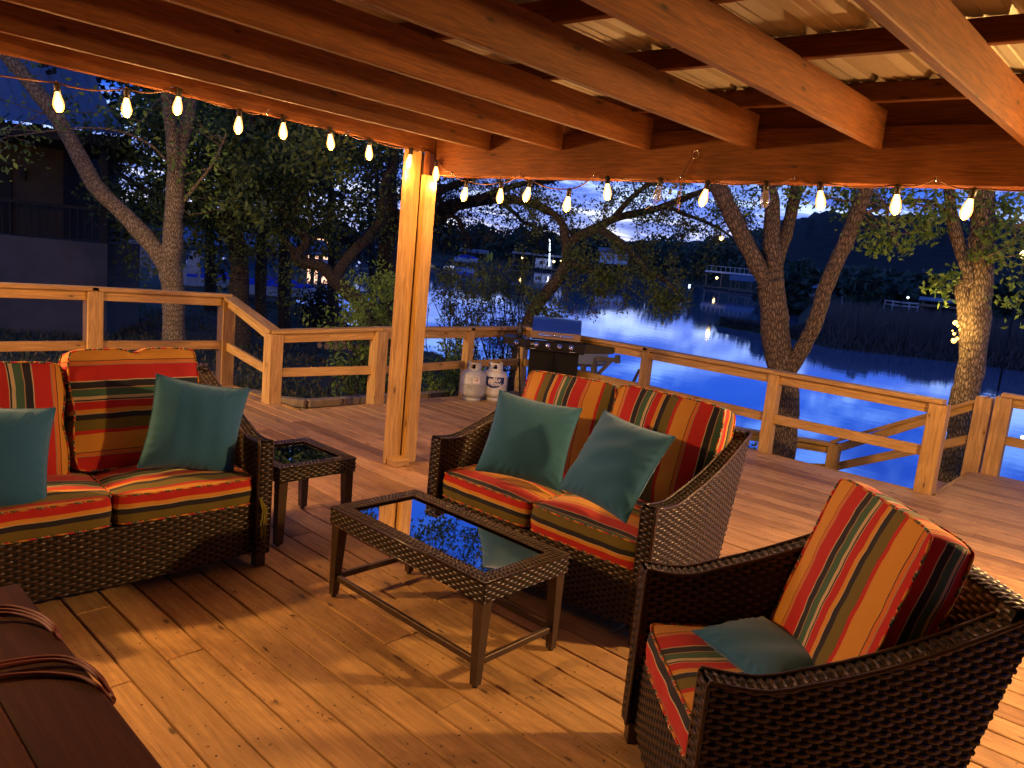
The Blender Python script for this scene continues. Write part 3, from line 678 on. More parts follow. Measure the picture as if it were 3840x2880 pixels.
RES = .0058; RSV = .0030
def wicker_seat(name, W_, D=.86, label='', cat='', group=None, hf=.645, hb=.885, seatz=.325):
    """local: x 0..W_, y 0 (front)..D (back), z up"""
    root = empty(name); tag(root, label, cat, group)
    ts = .068
    def hh(a):
        a = np.asarray(a, float); s = np.clip((a - .18) / .82, 0, 1); return hf - .012 * np.sin(np.pi * np.clip(a / .35, 0, 1)) + (hb - hf) * (s ** 1.55) * (1.0 - .0 * s)
    def yb(z): return D - .24 * (1 - z / hb) - 0.0
    def side(xo, sgn, bow, z0=.075):
        def fn(a, b_):
            h = hh(a); z = z0 + (h - z0) * b_; y = a * yb(z) + 0.0 * a; x = xo + sgn * bow * np.sin(np.pi * np.clip(a, 0, 1) * .9) * (.4 + .6 * z / .9)
            P = np.stack([x, y, z], -1); return P, y, z
        return fn
    nz = int(.72 / RSV); ny = int(D / RES)
    for q, (xo, sg, xi) in enumerate(((0.0, -1, ts), (W_, 1, W_ - ts))):
        G_ = Geo()
        weave_panel(G_, side(xo, sg, .022), ny, nz, flip=(sg < 0) ^ True ^ True)
        weave_panel(G_, side(xi, sg, .022, z0=.25), ny, int(nz * .8), flip=(sg > 0))
        # top strip along the curve: strands run across
        def top(a, b_, xo=xo, xi=xi, sg=sg):
            h = hh(a); y = a * yb(h); bw = sg * .022 * np.sin(np.pi * a * .9) * (.4 + .6 * h / .9)
            x = (min(xo, xi) + (abs(xo - xi)) * b_) + bw; z = h + .006 * np.sin(np.pi * b_)
            return np.stack([x, y, z], -1), b_ * .072 + .018, a * D * 1.12
        weave_panel(G_, top, int(D * 1.1 / RSV), 14, flip=False)
        def front(a, b_, xo=xo, xi=xi):
            z = .075 + (hf - .075) * b_; x = min(xo, xi) + abs(xo - xi) * a; y = 0 * a - .006 * np.sin(np.pi * a)
            return np.stack([x, y, z], -1), a * .072 + .018, z
        weave_panel(G_, front, 13, int((hf - .07) / RSV), flip=False)
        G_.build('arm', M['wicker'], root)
    # back
    Gb = Geo()
    def bfn(yo, z0):
        def fn(a, b_):
            z = z0 + (hb - z0) * b_ + 0 * a; x = a * W_; y = (D - .24 * (1 - z / hb)) + yo + .0 * a + .018 * np.sin(np.pi * a) * (1 if yo >= 0 else .6)
            return np.stack([x, y, z], -1), x, z
        return fn
    weave_panel(Gb, bfn(.0, .075), int(W_ / RES), nz, flip=True)
    weave_panel(Gb, bfn(-.062, .25), int(W_ / RES), int(nz * .8), flip=False)
    def btop(a, b_):
        x = a * W_; y = D - .062 + .066 * b_ + .018 * np.sin(np.pi * a); z = hb + .006 * np.sin(np.pi * b_) + 0 * a
        return np.stack([x, y, z], -1), b_ * .072 + .018, x
    weave_panel(Gb, btop, int(W_ / RSV), 14, flip=False)
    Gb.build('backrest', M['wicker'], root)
    # front apron
    Ga = Geo()
    def ap(a, b_):
        z = .06 + .015 * (2 * a - 1) ** 2 + (seatz - .06) * b_; x = ts + (W_ - 2 * ts) * a; y = .03 - .012 * np.sin(np.pi * a)
        return np.stack([x, y, z], -1), x, z
    weave_panel(Ga, ap, int(W_ / RES), int(.26 / RSV), flip=False)
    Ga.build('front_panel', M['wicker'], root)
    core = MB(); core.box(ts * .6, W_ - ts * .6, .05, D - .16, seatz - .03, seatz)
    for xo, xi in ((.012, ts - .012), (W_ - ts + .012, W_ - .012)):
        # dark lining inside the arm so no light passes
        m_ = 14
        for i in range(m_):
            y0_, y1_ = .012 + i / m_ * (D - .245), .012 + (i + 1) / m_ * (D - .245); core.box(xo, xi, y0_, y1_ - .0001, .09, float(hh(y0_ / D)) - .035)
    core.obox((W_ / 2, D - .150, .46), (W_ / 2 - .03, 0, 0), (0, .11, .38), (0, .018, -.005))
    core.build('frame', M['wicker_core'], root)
    for (x, y) in ((.034, .034), (W_ - .034, .034), (.034, D - .25), (W_ - .034, D - .25)):
        lg = MB(); lg.box(x - .026, x + .026, y - .026, y + .026, .0, .082); lg.build('leg', M['leg_metal'], root, bevel=.003)
    # edge binding
    for xo in (0.0, ts, W_ - ts, W_):
        eb = MB(); sg = -1 if xo < W_ / 2 else 1; path = [(xo, -.002, .08), (xo, -.002, hf - .01)]
        for a in np.linspace(0, 1, 16):
            h = float(hh(a)); path.append((xo + sg * .022 * math.sin(math.pi * a * .9) * (.4 + .6 * h / .9), a * float(yb(h)), h + .001))
        eb.tube(path, .0062, n=7); eb.build('edge_trim', M['wicker_plain'], root)
    return root
gF = 'striped cushions on the wicker seats'; gP = 'teal throw pillows on the wicker seats'
F_love = frame((-2.935, 2.655, 0), 1, .025)
ls = wicker_seat('wicker_loveseat', 1.40, .86, 'dark wicker loveseat with its back to the lake, behind the coffee table', 'loveseat', 'matching wicker loveseats'); 
so = copy_tree(ls); tag(so, 'dark wicker loveseat at the left with its back to the railing, by the side table', 'loveseat')
ls.matrix_world = F_love
F_left = frame((-3.20 - 1.40 * .055, 1.855 - 1.40, 0), .055, 1)
so.matrix_world = F_left
F_chair = frame((-1.245, 2.136, 0), .713, -.701)
ch = wicker_seat('wicker_armchair', .74, .80, 'dark wicker armchair in the near right corner, seen from its side', 'armchair'); ch.matrix_world = F_chair

def seatT(Fm, x, y, z, tilt=0.0): return Fm @ Matrix.Translation((x, y, z)) @ Matrix.Rotation(tilt, 4, 'X')
def backT(Fm, c, yaw, tilt, roll): return basis(Fm, yaw, tilt, roll, c) @ Matrix.Rotation(math.pi / 2, 4, 'X')
ZS = .398
cushion('seat_cushion', 'striped seat cushion on the left half of the lake-side loveseat', gF, seatT(F_love, .068 + .316, .335, ZS), .625, .64, .125, 'y', off=-.10, seed=1, boxing='z')
cushion('seat_cushion', 'striped seat cushion on the right half of the lake-side loveseat', gF, seatT(F_love, .068 + .316 + .632, .335, ZS), .625, .64, .125, 'y', off=-.085, seed=2, boxing='z', bflip=-1, bstart=.95)
cushion('seat_cushion', 'striped seat cushion at the cut-off end of the left sofa, under the half-hidden teal pillow', gF, seatT(F_left, .068 + .316, .335, ZS), .625, .64, .125, 'y', off=.12, seed=3, boxing='z')
cushion('seat_cushion', 'striped seat cushion of the left sofa nearest the side table', gF, seatT(F_left, .068 + .316 + .632, .335, ZS), .625, .64, .125, 'y', off=.13, seed=4, boxing='z')
cushion('seat_cushion', 'striped seat cushion in the wicker armchair', gF, seatT(F_chair, .37, .33, ZS), .595, .62, .125, 'x', off=.30, seed=5, boxing='z', bflip=-1, bstart=.52)
# back cushions
cushion('back_cushion', 'upright striped back cushion in the far left corner of the lake-side loveseat', gF, backT(F_love, (-2.545, 3.33, .722), .005, .25, -.03), .625, .56, .14, 'x', off=.22, seed=6, puff=.045, flip=-1)
cushion('back_cushion', 'upright striped back cushion in the right corner of the lake-side loveseat', gF, backT(F_love, (-1.925, 3.35, .735), 0, .25, .02), .625, .56, .14, 'x', off=.35, seed=7, puff=.045)
cushion('back_cushion', 'back cushion with level stripes on the left sofa, behind the large teal pillow', gF, backT(F_left, (-3.73, 1.405, .742), .05, .25, 0), .59, .56, .13, 'y', off=.31, seed=8, puff=.045, waist=.05, notch=.02)
cushion('back_cushion', 'back cushion with upright stripes on the cut-off end of the left sofa', gF, backT(F_left, (-3.74, .80, .70), .05, .27, .02), .58, .54, .13, 'x', off=.34, flip=-1, seed=9, puff=.045, waist=.06)
cushion('back_cushion', 'upright striped back cushion leaning in the wicker armchair', gF, backT(F_chair, (-.602, 2.282, .724), -.06, .294, -.014), .565, .60, .12, 'x', off=.268, seed=10, puff=.02)
# pillows
pillow('throw_pillow', 'large teal pillow at the right end of the left sofa, beside the side table', gP, basis(F_left, -.10, .10, .19, (-3.41, 1.565, .70)), .44, seed=1)
pillow('throw_pillow', 'teal pillow cut off by the left edge of the photo', gP, basis(F_left, -.05, .30, .12, (-3.42, .735, .645)), .44, seed=2)
pillow('throw_pillow', 'teal pillow on the left half of the lake-side loveseat', gP, basis(F_love, .53, .50, .10, (-2.459, 2.902, .713)), .46, seed=3)
pillow('throw_pillow', 'teal pillow on the right half of the lake-side loveseat, overlapping its neighbour', gP, basis(F_love, -.12, .56, .074, (-1.915, 2.904, .721)), .46, seed=4)
pillow('throw_pillow', 'small teal pillow lying flat on the armchair seat', gP, F_chair @ Matrix.Translation((.31, .33, .512)) @ Matrix.Rotation(math.radians(20), 4, 'Z') @ Matrix.Rotation(math.radians(-86), 4, 'X'), .36, h=.05, seed=5, sy=.8)
# ties
tz = MB(); o0 = F_left @ Vector((1.335, .0, .37))
for k in range(3): tz.tube([o0 + Vector((.01, .004 * k, 0)), o0 + Vector((.03, .012 + .01 * k, -.06)), o0 + Vector((.035, .0 + .012 * k, -.13 - .05 * k)), o0 + Vector((.03, .01, -.2))], .004, n=5)
tag(tz.build('cushion_tie', simple('olive_tie', (.20, .17, .02), .8)), 'olive fabric tie dangling below the end cushion of the left sofa', 'cushion tie')

# ------------------------------------------------------------------ glass tables
t, b = newmat('table_glass'); b.inputs['Base Color'].default_value = (.55, .62, .60, 1); b.inputs['Roughness'].default_value = .02; b.inputs['Transmission Weight'].default_value = 1.0; b.inputs['IOR'].default_value = 1.52
gl = N(t, 'ShaderNodeBsdfGlossy', inp={'Roughness': .015}); tb_ = N(t, 'ShaderNodeBsdfTransparent', inp={'Color': (.55, .58, .56, 1)}); fz = N(t, 'ShaderNodeFresnel', inp={'IOR': 2.1}); mx = N(t, 'ShaderNodeMixShader')
t.links.new(fz.outputs[0], mx.inputs[0]); t.links.new(tb_.outputs[0], mx.inputs[1]); t.links.new(gl.outputs[0], mx.inputs[2]); t.links.new(mx.outputs[0], t.nodes['Material Output'].inputs[0])
def wicker_table(name, x0, x1, y0, y1, h, band, rim, label, stretch=True, taper=.6):
    cx, cy = (x0 + x1) / 2, (y0 + y1) / 2; root = empty(name, (cx, cy, 0)); tag(root, label, 'table')
    w, d = x1 - x0, y1 - y0
    G_ = Geo()
    for (ax, ay, bx, by) in ((-w / 2, -d / 2, w / 2, -d / 2), (w / 2, -d / 2, w / 2, d / 2), (w / 2, d / 2, -w / 2, d / 2), (-w / 2, d / 2, -w / 2, -d / 2)):
        L = math.hypot(bx - ax, by - ay)
        def fn(a, b_):
            x = ax + (bx - ax) * a; y = ay + (by - ay) * a; z = h - band + band * b_; return np.stack([x, y, z], -1), a * L, z
        weave_panel(G_, fn, int(L / .005), int(band / .003), cw=.024, rh=.0125, A=.0025, Bp=.003)
        # mitred top strip
        nx_, ny_ = (-(by - ay) / L, (bx - ax) / L)
        def ft(a, b_):
            a2 = a * (1 - 2 * rim * b_ / L) + rim * b_ / L
            x = ax + (bx - ax) * a2 + nx_ * rim * b_; y = ay + (by - ay) * a2 + ny_ * rim * b_; z = h + .004 * np.sin(np.pi * b_); return np.stack([x, y, z], -1), b_ * rim + .006, a * L
        weave_panel(G_, ft, int(L / .003), int(rim / .005) + 2, cw=.024, rh=.0125, A=.0025, Bp=.003)
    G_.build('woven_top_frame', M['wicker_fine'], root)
    eb = MB()
    for s in (1, ):
        c = [(-w / 2, -d / 2), (w / 2, -d / 2), (w / 2, d / 2), (-w / 2, d / 2), (-w / 2, -d / 2)]
        eb.tube([(x, y, h) for x, y in c], .0055, n=7); eb.tube([(x * (1 - 2 * rim / w), y * (1 - 2 * rim / d), h) for x, y in c], .005, n=7); eb.tube([(x, y, h - band) for x, y in c], .0045, n=7)
    eb.build('edge_trim', M['wicker_plain'], root)
    gm = MB(); gm.box(-w / 2 + rim * .7, w / 2 - rim * .7, -d / 2 + rim * .7, d / 2 - rim * .7, h - .012, h - .006); gm.build('glass_top', M['table_glass'], root)
    cr = MB(); ins = .012
    for s in (-1, 1):
        cr.box(-w / 2 + ins, w / 2 - ins, s * (d / 2 - ins - .006) - .006, s * (d / 2 - ins - .006) + .006, h - band + .004, h - .015)
        cr.box(s * (w / 2 - ins - .006) - .006, s * (w / 2 - ins - .006) + .006, -d / 2 + ins, d / 2 - ins, h - band + .004, h - .015)
    cr.build('inner_frame', M['wicker_core'], root)
    s0, s1 = .026, .026 * taper
    for sx_ in (-1, 1):
        for sy_ in (-1, 1):
            X_, Y_ = sx_ * (w / 2 - .032), sy_ * (d / 2 - .032); X2, Y2 = sx_ * (w / 2 - .024), sy_ * (d / 2 - .024)
            lg = MB(); lv = []
            for (cx_, cy_, s_, z_) in ((X2, Y2, s1, .012), (X_, Y_, s0, h - band + .01)):
                lv.append([(cx_ - s_, cy_ - s_, z_), (cx_ + s_, cy_ - s_, z_), (cx_ + s_, cy_ + s_, z_), (cx_ - s_, cy_ + s_, z_)])
            for i in range(4):
                j = (i + 1) % 4; lg.quad([lv[0][i], lv[0][j], lv[1][j], lv[1][i]], [(0, 0)] * 4)
            lg.quad(lv[0][::-1], [(0, 0)] * 4); lg.quad(lv[1], [(0, 0)] * 4)
            lo = lg.build('leg', M['leg_metal'], root, bevel=.003)
            ft_ = MB(); ft_.lathe([(0, .0), (.012, 0), (.012, .013), (0, .013)], c=(X2, Y2, 0), n=10); ft_.build('foot', M['black_rubber'], lo)
    if stretch:
        for s in (-1, 1):
            e = MB(); e.box(-w / 2 + .045, w / 2 - .045, s * (d / 2 - .028) - .010, s * (d / 2 - .028) + .010, .085, .112); e.build('stretcher', M['leg_metal'], root, bevel=.002)
            e = MB(); e.box(s * (w / 2 - .028) - .010, s * (w / 2 - .028) + .010, -d / 2 + .045, d / 2 - .045, .085, .112); e.build('stretcher', M['leg_metal'], root, bevel=.002)
    return root
wicker_table('coffee_table', -2.755, -1.755, 1.905, 2.405, .432, .075, .068, 'low glass-topped wicker coffee table in front of the lake-side loveseat')
wicker_table('side_table', -3.885, -3.378, 2.002, 2.480, .435, .075, .06, 'small square glass-topped wicker side table between the two loveseats', stretch=False, taper=.75)

# ------------------------------------------------------------------ dark plank table near the camera with looped cords
TZ = .74
tp = empty('plank_table', (*onz(120, 2600, TZ)[:2], 0)); tag(tp, 'dark brown plank table cut off by the bottom left corner', 'table')
tl = Vector(tp.location)
e0, e1 = onz(120, 2240, TZ), onz(640, 2900, TZ); ux = Vector(e1 - e0); ux.z = 0; ux.normalize(); uy = Vector((-ux.y, ux.x, 0))
if uy.dot(Vector(onz(0, 2800, TZ) - e0)) < 0: uy = -uy
pl = MB(); A0 = Vector(e0) - tl; A0.z = TZ
for i in range(5):
    c = A0 + uy * (.075 + .148 * i) + ux * .78; c.z = TZ - .019; pl.obox(c, ux * .88, uy * .0732, (0, 0, .019))
pl.build('tabletop', M['dark_plank'], tp, bevel=.006)
for a_, b_ in ((.05, .1), (1.5, .1), (.05, .6), (1.5, .6)):
    lg = MB(); c = A0 + ux * a_ + uy * b_; lg.box(c.x - .04, c.x + .04, c.y - .04, c.y + .04, 0, TZ - .038); lg.build('leg', M['dark_plank'], tp)
def loops(label, pxs, n):
    mb = MB(); c0 = Vector(onz(*pxs[0], TZ + .008)); 
    for k in range(n):
        path = []
        for i, (px, py) in enumerate(pxs): path.append(Vector(onz(px, py + k * 13 - (8 * k if i > 4 else 0), TZ + (.005 + .004 * k if i < len(pxs) - 2 else -.012))) )
        # smooth
        sm = []
        for i in range(len(path) - 1):
            p0_, p1_, p2_, p3_ = path[max(i - 1, 0)], path[i], path[i + 1], path[min(i + 2, len(path) - 1)]
            for f in (0, .25, .5, .75): sm.append(.5 * ((2 * p1_) + (p2_ - p0_) * f + (2 * p0_ - 5 * p1_ + 4 * p2_ - p3_) * f * f + (3 * p1_ - p0_ - 3 * p2_ + p3_) * f ** 3))
        mb.tube([tuple(p) for p in sm], .0042, n=8)
    o = mb.build('extension_cord', M['cord_orange']); tag(o, label, 'cord', 'orange cords looped over the plank table')
loops('orange cord looped over the plank table edge nearest the left sofa', [(-60, 2278), (20, 2274), (90, 2284), (160, 2310), (205, 2350), (228, 2400), (238, 2435)], 3)
loops('orange cord with two arcs over the plank table, nearer the camera', [(-60, 2500), (60, 2476), (200, 2462), (300, 2480), (370, 2530), (410, 2590), (430, 2630)], 2)
loops('thin orange cord curving low across the plank table', [(-60, 2545), (60, 2530), (180, 2526), (300, 2540), (370, 2575), (405, 2615), (428, 2640)], 1)
# ------------------------------------------------------------------ text helper
def text_polys(s, size=1.0, bold=0.0):
    cu = bpy.data.curves.new('t', 'FONT'); cu.body = s; cu.size = size; cu.offset = bold; cu.align_x = 'CENTER'; cu.align_y = 'CENTER'; cu.resolution_u = 3
    o = bpy.data.objects.new('t', cu); SC.collection.objects.link(o); dg = bpy.context.evaluated_depsgraph_get(); me = bpy.data.meshes.new_from_object(o.evaluated_get(dg))
    V = [tuple(v.co) for v in me.vertices]; Fc = [tuple(p.vertices) for p in me.polygons]
    bpy.data.objects.remove(o); bpy.data.meshes.remove(me); return V, Fc
def put_faces(name, V, Fc, mat, parent):
    me = bpy.data.meshes.new(name); me.from_pydata(V, [], Fc); me.materials.append(M[mat]); o = bpy.data.objects.new(name, me); link(o, parent); return o

# ------------------------------------------------------------------ propane tanks
def tank(loc, rot, label, kind):
    root = empty('propane_tank', loc); root.rotation_euler = (0, 0, rot); tag(root, label, 'propane tank', 'propane tanks by the gas grill')
    R_ = .152; body = MB(); body.lathe([(0, .036), (.07, .038), (.115, .05), (.143, .08), (R_, .115), (R_, .205), (.1535, .207), (.1535, .213), (R_, .215), (R_, .285), (.146, .315), (.125, .345), (.09, .362), (.05, .37), (0, .372)], n=40)
    body.build('body', M['tank_grey' if kind == 0 else 'tank_white'], root)
    fr = MB(); fr.lathe([(.100, .0), (.104, .0), (.100, .045), (.096, .045), (.100, .0)], n=32); fr.build('foot_ring', M['tank_grey' if kind == 0 else 'tank_white'], root)
    col = MB(); n = 40; zs = [.350, .385, .435, .455]
    for k in range(n):
        a0, a1 = 2 * math.pi * k / n, 2 * math.pi * (k + 1) / n; am = (a0 + a1) / 2
        op = abs(math.sin(am)) > .93 and math.sin(am) < 0 or abs((am % math.pi) - .55) < .22
        if math.sin(am) > .80: continue
        for i in range(3):
            if i == 1 and op: continue
            for rr, fl in ((.083, False), (.080, True)):
                q = [(rr * math.cos(a), rr * math.sin(a), z) for a, z in ((a0, zs[i]), (a1, zs[i]), (a1, zs[i + 1]), (a0, zs[i + 1]))]
                col.quad(q[::-1] if fl else q, [(0, 0)] * 4, sm=True)
    col.build('collar', M['tank_grey' if kind == 0 else 'tank_white'], root)
    vl = MB(); vl.lathe([(.0, .37), (.022, .37), (.02, .395), (.012, .40), (.012, .425), (.03, .427), (.03, .44), (0, .442)], n=14); vl.build('valve', M['enamel_dark'], root)
    def wrap(u, z, r=.1545): a = -math.pi / 2 + u / r; return (r * math.cos(a), r * math.sin(a), z)
    def patch(fn, nu, nv, name, mat, r=.1538):
        V = []; 
        for j in range(nv + 1):
            for i in range(nu + 1):
                u, z = fn(i / nu, j / nv); V.append(wrap(u, z, r))
        return np_mesh(name, V, grid_quads(nv + 1, nu + 1), M[mat], None, True, root)
    if kind == 0:
        patch(lambda a, b_: (-.0 + .085 * a + .015, .225 + .075 * b_), 8, 2, 'label', 'label_white', .1545)
        patch(lambda a, b_: (.055 + .02 * a, .25 + .018 * b_), 3, 2, 'label_mark', 'label_red', .1552)
        for q in range(4): patch(lambda a, b_: (.022 + (.07 if q < 2 else .028) * a, .290 - q * .013 + .0035 * b_), 6, 1, 'label_text', 'enamel_dark', .1550)
    else:
        def band(a, b_):
            u = -.13 + .27 * a; lo = .168 + .07 * (1 - math.sin(math.pi * min(1, max(0, a * .9 + .05)))); return u, lo + (.300 - lo) * b_
        def wband(a, b_):
            u = -.14 + .29 * a; lo = .160 + .07 * (1 - math.sin(math.pi * min(1, max(0, a * .9 + .05)))); return u, lo + (.306 - lo) * b_
        patch(wband, 30, 3, 'label_border', 'label_white', .1548); patch(band, 30, 3, 'label', 'label_blue', .1556)
        for s_, z_, sz in (('Blue', .268, .070), ('Rhino', .218, .066)):
            V, Fc = text_polys(s_, sz, .0015); put_faces('lettering', [wrap(x * .80 + .040 + (y * .25), z_ + y, .1566) for x, y, z in V], Fc, 'label_white', root)
        hd = [(-.045, .205), (-.02, .215), (-.012, .24), (-.006, .262), (-.018, .282), (-.03, .272), (-.042, .285), (-.055, .275), (-.062, .25), (-.06, .225), (-.052, .21)]
        put_faces('emblem', [wrap(u, z, .1566) for u, z in hd], [tuple(range(len(hd)))], 'paper', root)
        tg = MB(); tg.obox((.03, -.125, .345), (.04, 0, .006), (0, .001, 0), (.004, -.02, .032)); tg.build('paper_tag', M['paper'], root)
t1 = onz(1768, 1500); t2 = onz(1848, 1500)
tank((t1[0], t1[1], 0), math.radians(38), 'plain grey propane tank with a small white label, by the long railing', 0)
tank((t2[0], t2[1], 0), math.radians(38), 'white propane tank with a dark blue label and a paper tag, beside the grill', 1)

# ------------------------------------------------------------------ gas grill
gc = atd(2060, 1500, 8.65); dirv = np.array([ray(2060, 1275)[0], ray(2060, 1275)[1]]); dirv /= np.linalg.norm(dirv)
gr = empty('gas_grill', mat=frame((gc[0], gc[1], 0), dirv[1], -dirv[0])); tag(gr, 'four burner gas grill with stainless lid and black cart in the deck corner', 'grill')
g = MB(); g.box(-.29, .29, .03, .50, .07, .655); g.build('cart', M['enamel_dark'], gr, bevel=.006)
for x in (-.145, .145):
    g = MB(); g.box(x - .138, x + .138, .012, .028, .09, .62); d_ = g.build('door', M['enamel_dark'], gr, bevel=.004)
    h = MB(); hx = x + (.11 if x < 0 else -.11); h.tube([(hx, -.01, .42), (hx, -.01, .56)], .006); h.build('handle', M['enamel_dark'], d_)
g = MB()
for x in (-.26, .26):
    for y in (.07, .45): g.lathe([(0, -.012), (.028, -.012), (.032, 0), (.028, .012), (0, .012)], c=(x, y, .034), n=16, axis=Matrix.Rotation(math.pi / 2, 3, 'Y'))
g.build('caster', M['black_rubber'], gr)
g = MB(); ps = [(-.345, .662), (.345, .662), (.345, .776), (-.345, .776)]; g.box(-.345, .345, -.035, .03, .655, .776); g.build('control_panel', M['enamel_black'], gr, bevel=.006)
for s, nm in ((-1, 'side_shelf'), (1, 'side_shelf')):
    g = MB()
    x0, x1 = s * .347, (-.60 if s < 0 else .69)
    V0 = [(x0, -.03, .672), (x1, .0, .70), (x1, .0, .778), (x0, -.03, .778), (x0, .42, .672), (x1, .40, .70), (x1, .40, .778), (x0, .42, .778)]
    Fq = [(0, 1, 2, 3), (4, 7, 6, 5), (3, 2, 6, 7), (0, 4, 5, 1), (1, 5, 6, 2), (0, 3, 7, 4)]
    for f in Fq: g.quad([V0[i] for i in (f if s > 0 else f[::-1])], [(0, 0)] * 4)
    g.build(nm, M['enamel_black'], gr, bevel=.006)
for i, x in enumerate((-.452, -.217, -.083, .053, .19)):
    k = MB(); k.lathe([(0, .045), (.018, .045), (.024, .036), (.026, .016), (.034, .012), (.035, .0)], c=(x, -.036 if i else -.018, .722), n=22, axis=Matrix.Rotation(math.pi / 2, 3, 'X')); ko = k.build('knob', M['chrome'], gr)
for x, z, w in ((-.285, .735, .035), (-.285, .722, .04), (-.285, .675, .06), (.17, .675, .075), (-.07, .69, .02)):
    k = MB(); k.box(x, x + w, -.0375, -.0358, z - .002, z + .002); k.build('panel_marking', M['label_white'], gr)
# hood: side profile extruded
pr = [(.0, .782), (-.014, .80), (-.020, .885), (.0, .912), (.085, 1.015), (.15, 1.035), (.36, 1.035), (.44, .98), (.46, .80), (.46, .782)]
g = MB(); x0, x1 = -.285, .285
for i in range(len(pr) - 1):
    (ya, za), (yb_, zb_) = pr[i], pr[i + 1]; g.quad([(x0, ya, za), (x1, ya, za), (x1, yb_, zb_), (x0, yb_, zb_)][::-1], [(0, 0)] * 4)
for x, fl in ((x0, True), (x1, False)):
    q = [(x, y, z) for y, z in pr]; g.quad(q[::-1] if fl else q, [(0, 0)] * len(q))
hood = g.build('hood', M['steel'], gr, bevel=.003)
g = MB(); g.tube([(-.20, -.055, .842), (.20, -.055, .842)], .009, n=12)
for x in (-.19, .19): g.tube([(x, -.055, .842), (x, -.012, .842)], .006)
g.build('lid_handle', M['chrome'], gr)
g = MB(); g.obox((-.01, .045, .957), (.035, 0, 0), (0, .010, .012), (0, -.0015, .0012)); g.build('emblem', M['enamel_dark'], gr)
g = MB(); g.obox((-.01, .063, .978), (.014, 0, 0), (0, .008, .009), (0, -.0015, .0012)); g.build('emblem', M['label_red'], gr)
g = MB(); g.tube(sag((-.43, .2, .69), (-.36, .35, .02), .0) , .009); g.tube([(-.45, .1, .68), (-.40, .12, .5), (-.44, .2, .36), (-.62, .3, .33)], .009); g.build('gas_hose', M['black_rubber'], gr)
sb_ = MB(); cc = gr.matrix_world @ Vector((-.43, .12, .778)); sb_.lathe([(0, 0), (.036, 0), (.036, .10), (.026, .12), (.03, .15), (.0, .155)], c=cc, n=16); sb_.box(cc.x - .05, cc.x + .02, cc.y - .02, cc.y + .02, cc.z + .13, cc.z + .165)
tag(sb_.build('spray_bottle', M['black_rubber'], bevel=.003), 'small black bottle standing on the left shelf of the grill', 'bottle')

# ------------------------------------------------------------------ terrain and water
GD = np.array([-sa, ca]); 
def zw(x, y): return -2.6 + .0216 * (x * GD[0] + y * GD[1])
def pxof(x, y):
    f_ = x * GD[0] + y * GD[1]; r__ = x * ca + y * sa; return np.where(f_ > .2, 1920 + F * r__ / np.maximum(f_, .2), np.where(r__ > 0, 9000, -9000))
SH = ([-9000, -2000, 0, 700, 950, 1150, 1250, 1500, 1850, 2200, 2600, 3000, 3400, 3640, 3700, 4600, 9000], [90, 90, 80, 66, 56, 42, 37, 30, 25, 21, 19, 18, 16.5, 15, 12.5, 12, 12])
ZN = ([-9000, 900, 1500, 2100, 3500, 3680, 9000], [-.30, -.30, -.45, -1.5, -1.6, -.6, -.6])
FAR = ([-9000, 900, 1100, 1500, 1950, 2640, 2660, 3116, 3571, 9000], [105, 105, 120, 150, 180, 180, 58, 51, 53, 56])
def gz(x, y):
    x = np.asarray(x, float); y = np.asarray(y, float); p = pxof(x, y); D = np.hypot(x, y); Ds = np.interp(p, *SH); zn = np.interp(p, *ZN); w_ = zw(x, y)
    t_ = np.clip((D - 8.0) / (Ds - 8.0), 0, 1.25); s = np.where(t_ < 1, t_ ** 1.15, 1 + (t_ - 1) * 3)
    z = zn + (w_ - zn) * s
    Df = np.interp(p, *FAR); tf = (D - Df)
    zf = w_ - .8 + np.clip((tf + 2) / 3, 0, 1) * 1.3 + np.clip(tf / 60, 0, 3) * 1.5
    thick = np.interp(p, [2640, 2960, 3010, 9000], [2.5, 4.0, 400, 400]); sp_ = (p > 2640) & (tf > thick) & (D < 180); zf = np.where(sp_, w_ - 1.0, zf)
    near = np.where(D < Ds * 1.25 + 2, z, w_ - 1.2)
    return np.where(D > Df - 3, np.maximum(zf, w_ - 1.2), np.maximum(near, w_ - 1.2))
t, b = newmat('ground'); geo = N(t, 'ShaderNodeNewGeometry'); n1 = N(t, 'ShaderNodeTexNoise', inp={'Scale': 1.3, 'Detail': 8.0, 'Roughness': .7}); t.links.new(geo.outputs['Position'], n1.inputs[0])
r1 = ramp(t, [(.35, (.030, .024, .016)), (.5, (.045, .05, .026)), (.65, (.035, .06, .022))]); t.links.new(n1.outputs[0], r1.inputs[0])
n2 = N(t, 'ShaderNodeTexNoise', inp={'Scale': 22.0, 'Detail': 5.0}); t.links.new(geo.outputs['Position'], n2.inputs[0]); r2_ = ramp(t, [(.35, (.5, .5, .5)), (.7, (1.5, 1.4, 1.3))]); t.links.new(n2.outputs[0], r2_.inputs[0])
t.links.new(mix(t, r1.outputs[0], r2_.outputs[0], 1.0, 'MULTIPLY'), b.inputs['Base Color']); b.inputs['Roughness'].default_value = .95
bp_ = N(t, 'ShaderNodeBump', inp={'Strength': .8, 'Distance': .05}); t.links.new(n2.outputs[0], bp_.inputs['Height']); t.links.new(bp_.outputs[0], b.inputs['Normal'])
radii = np.concatenate([np.linspace(.5, 7.5, 5), np.geomspace(8, 70, 90), np.geomspace(72, 900, 70)])
th = np.linspace(0, 2 * math.pi, 361); hd_ = math.atan2(ca, -sa)
RR, TT = np.meshgrid(radii, th + hd_); X_, Y_ = RR * np.cos(TT), RR * np.sin(TT); Z_ = gz(X_, Y_) + .05 * np.sin(X_ * 1.7) * np.cos(Y_ * 1.3) * (RR > 8)
Z_ = np.where(RR < 7.9, -.55, Z_)
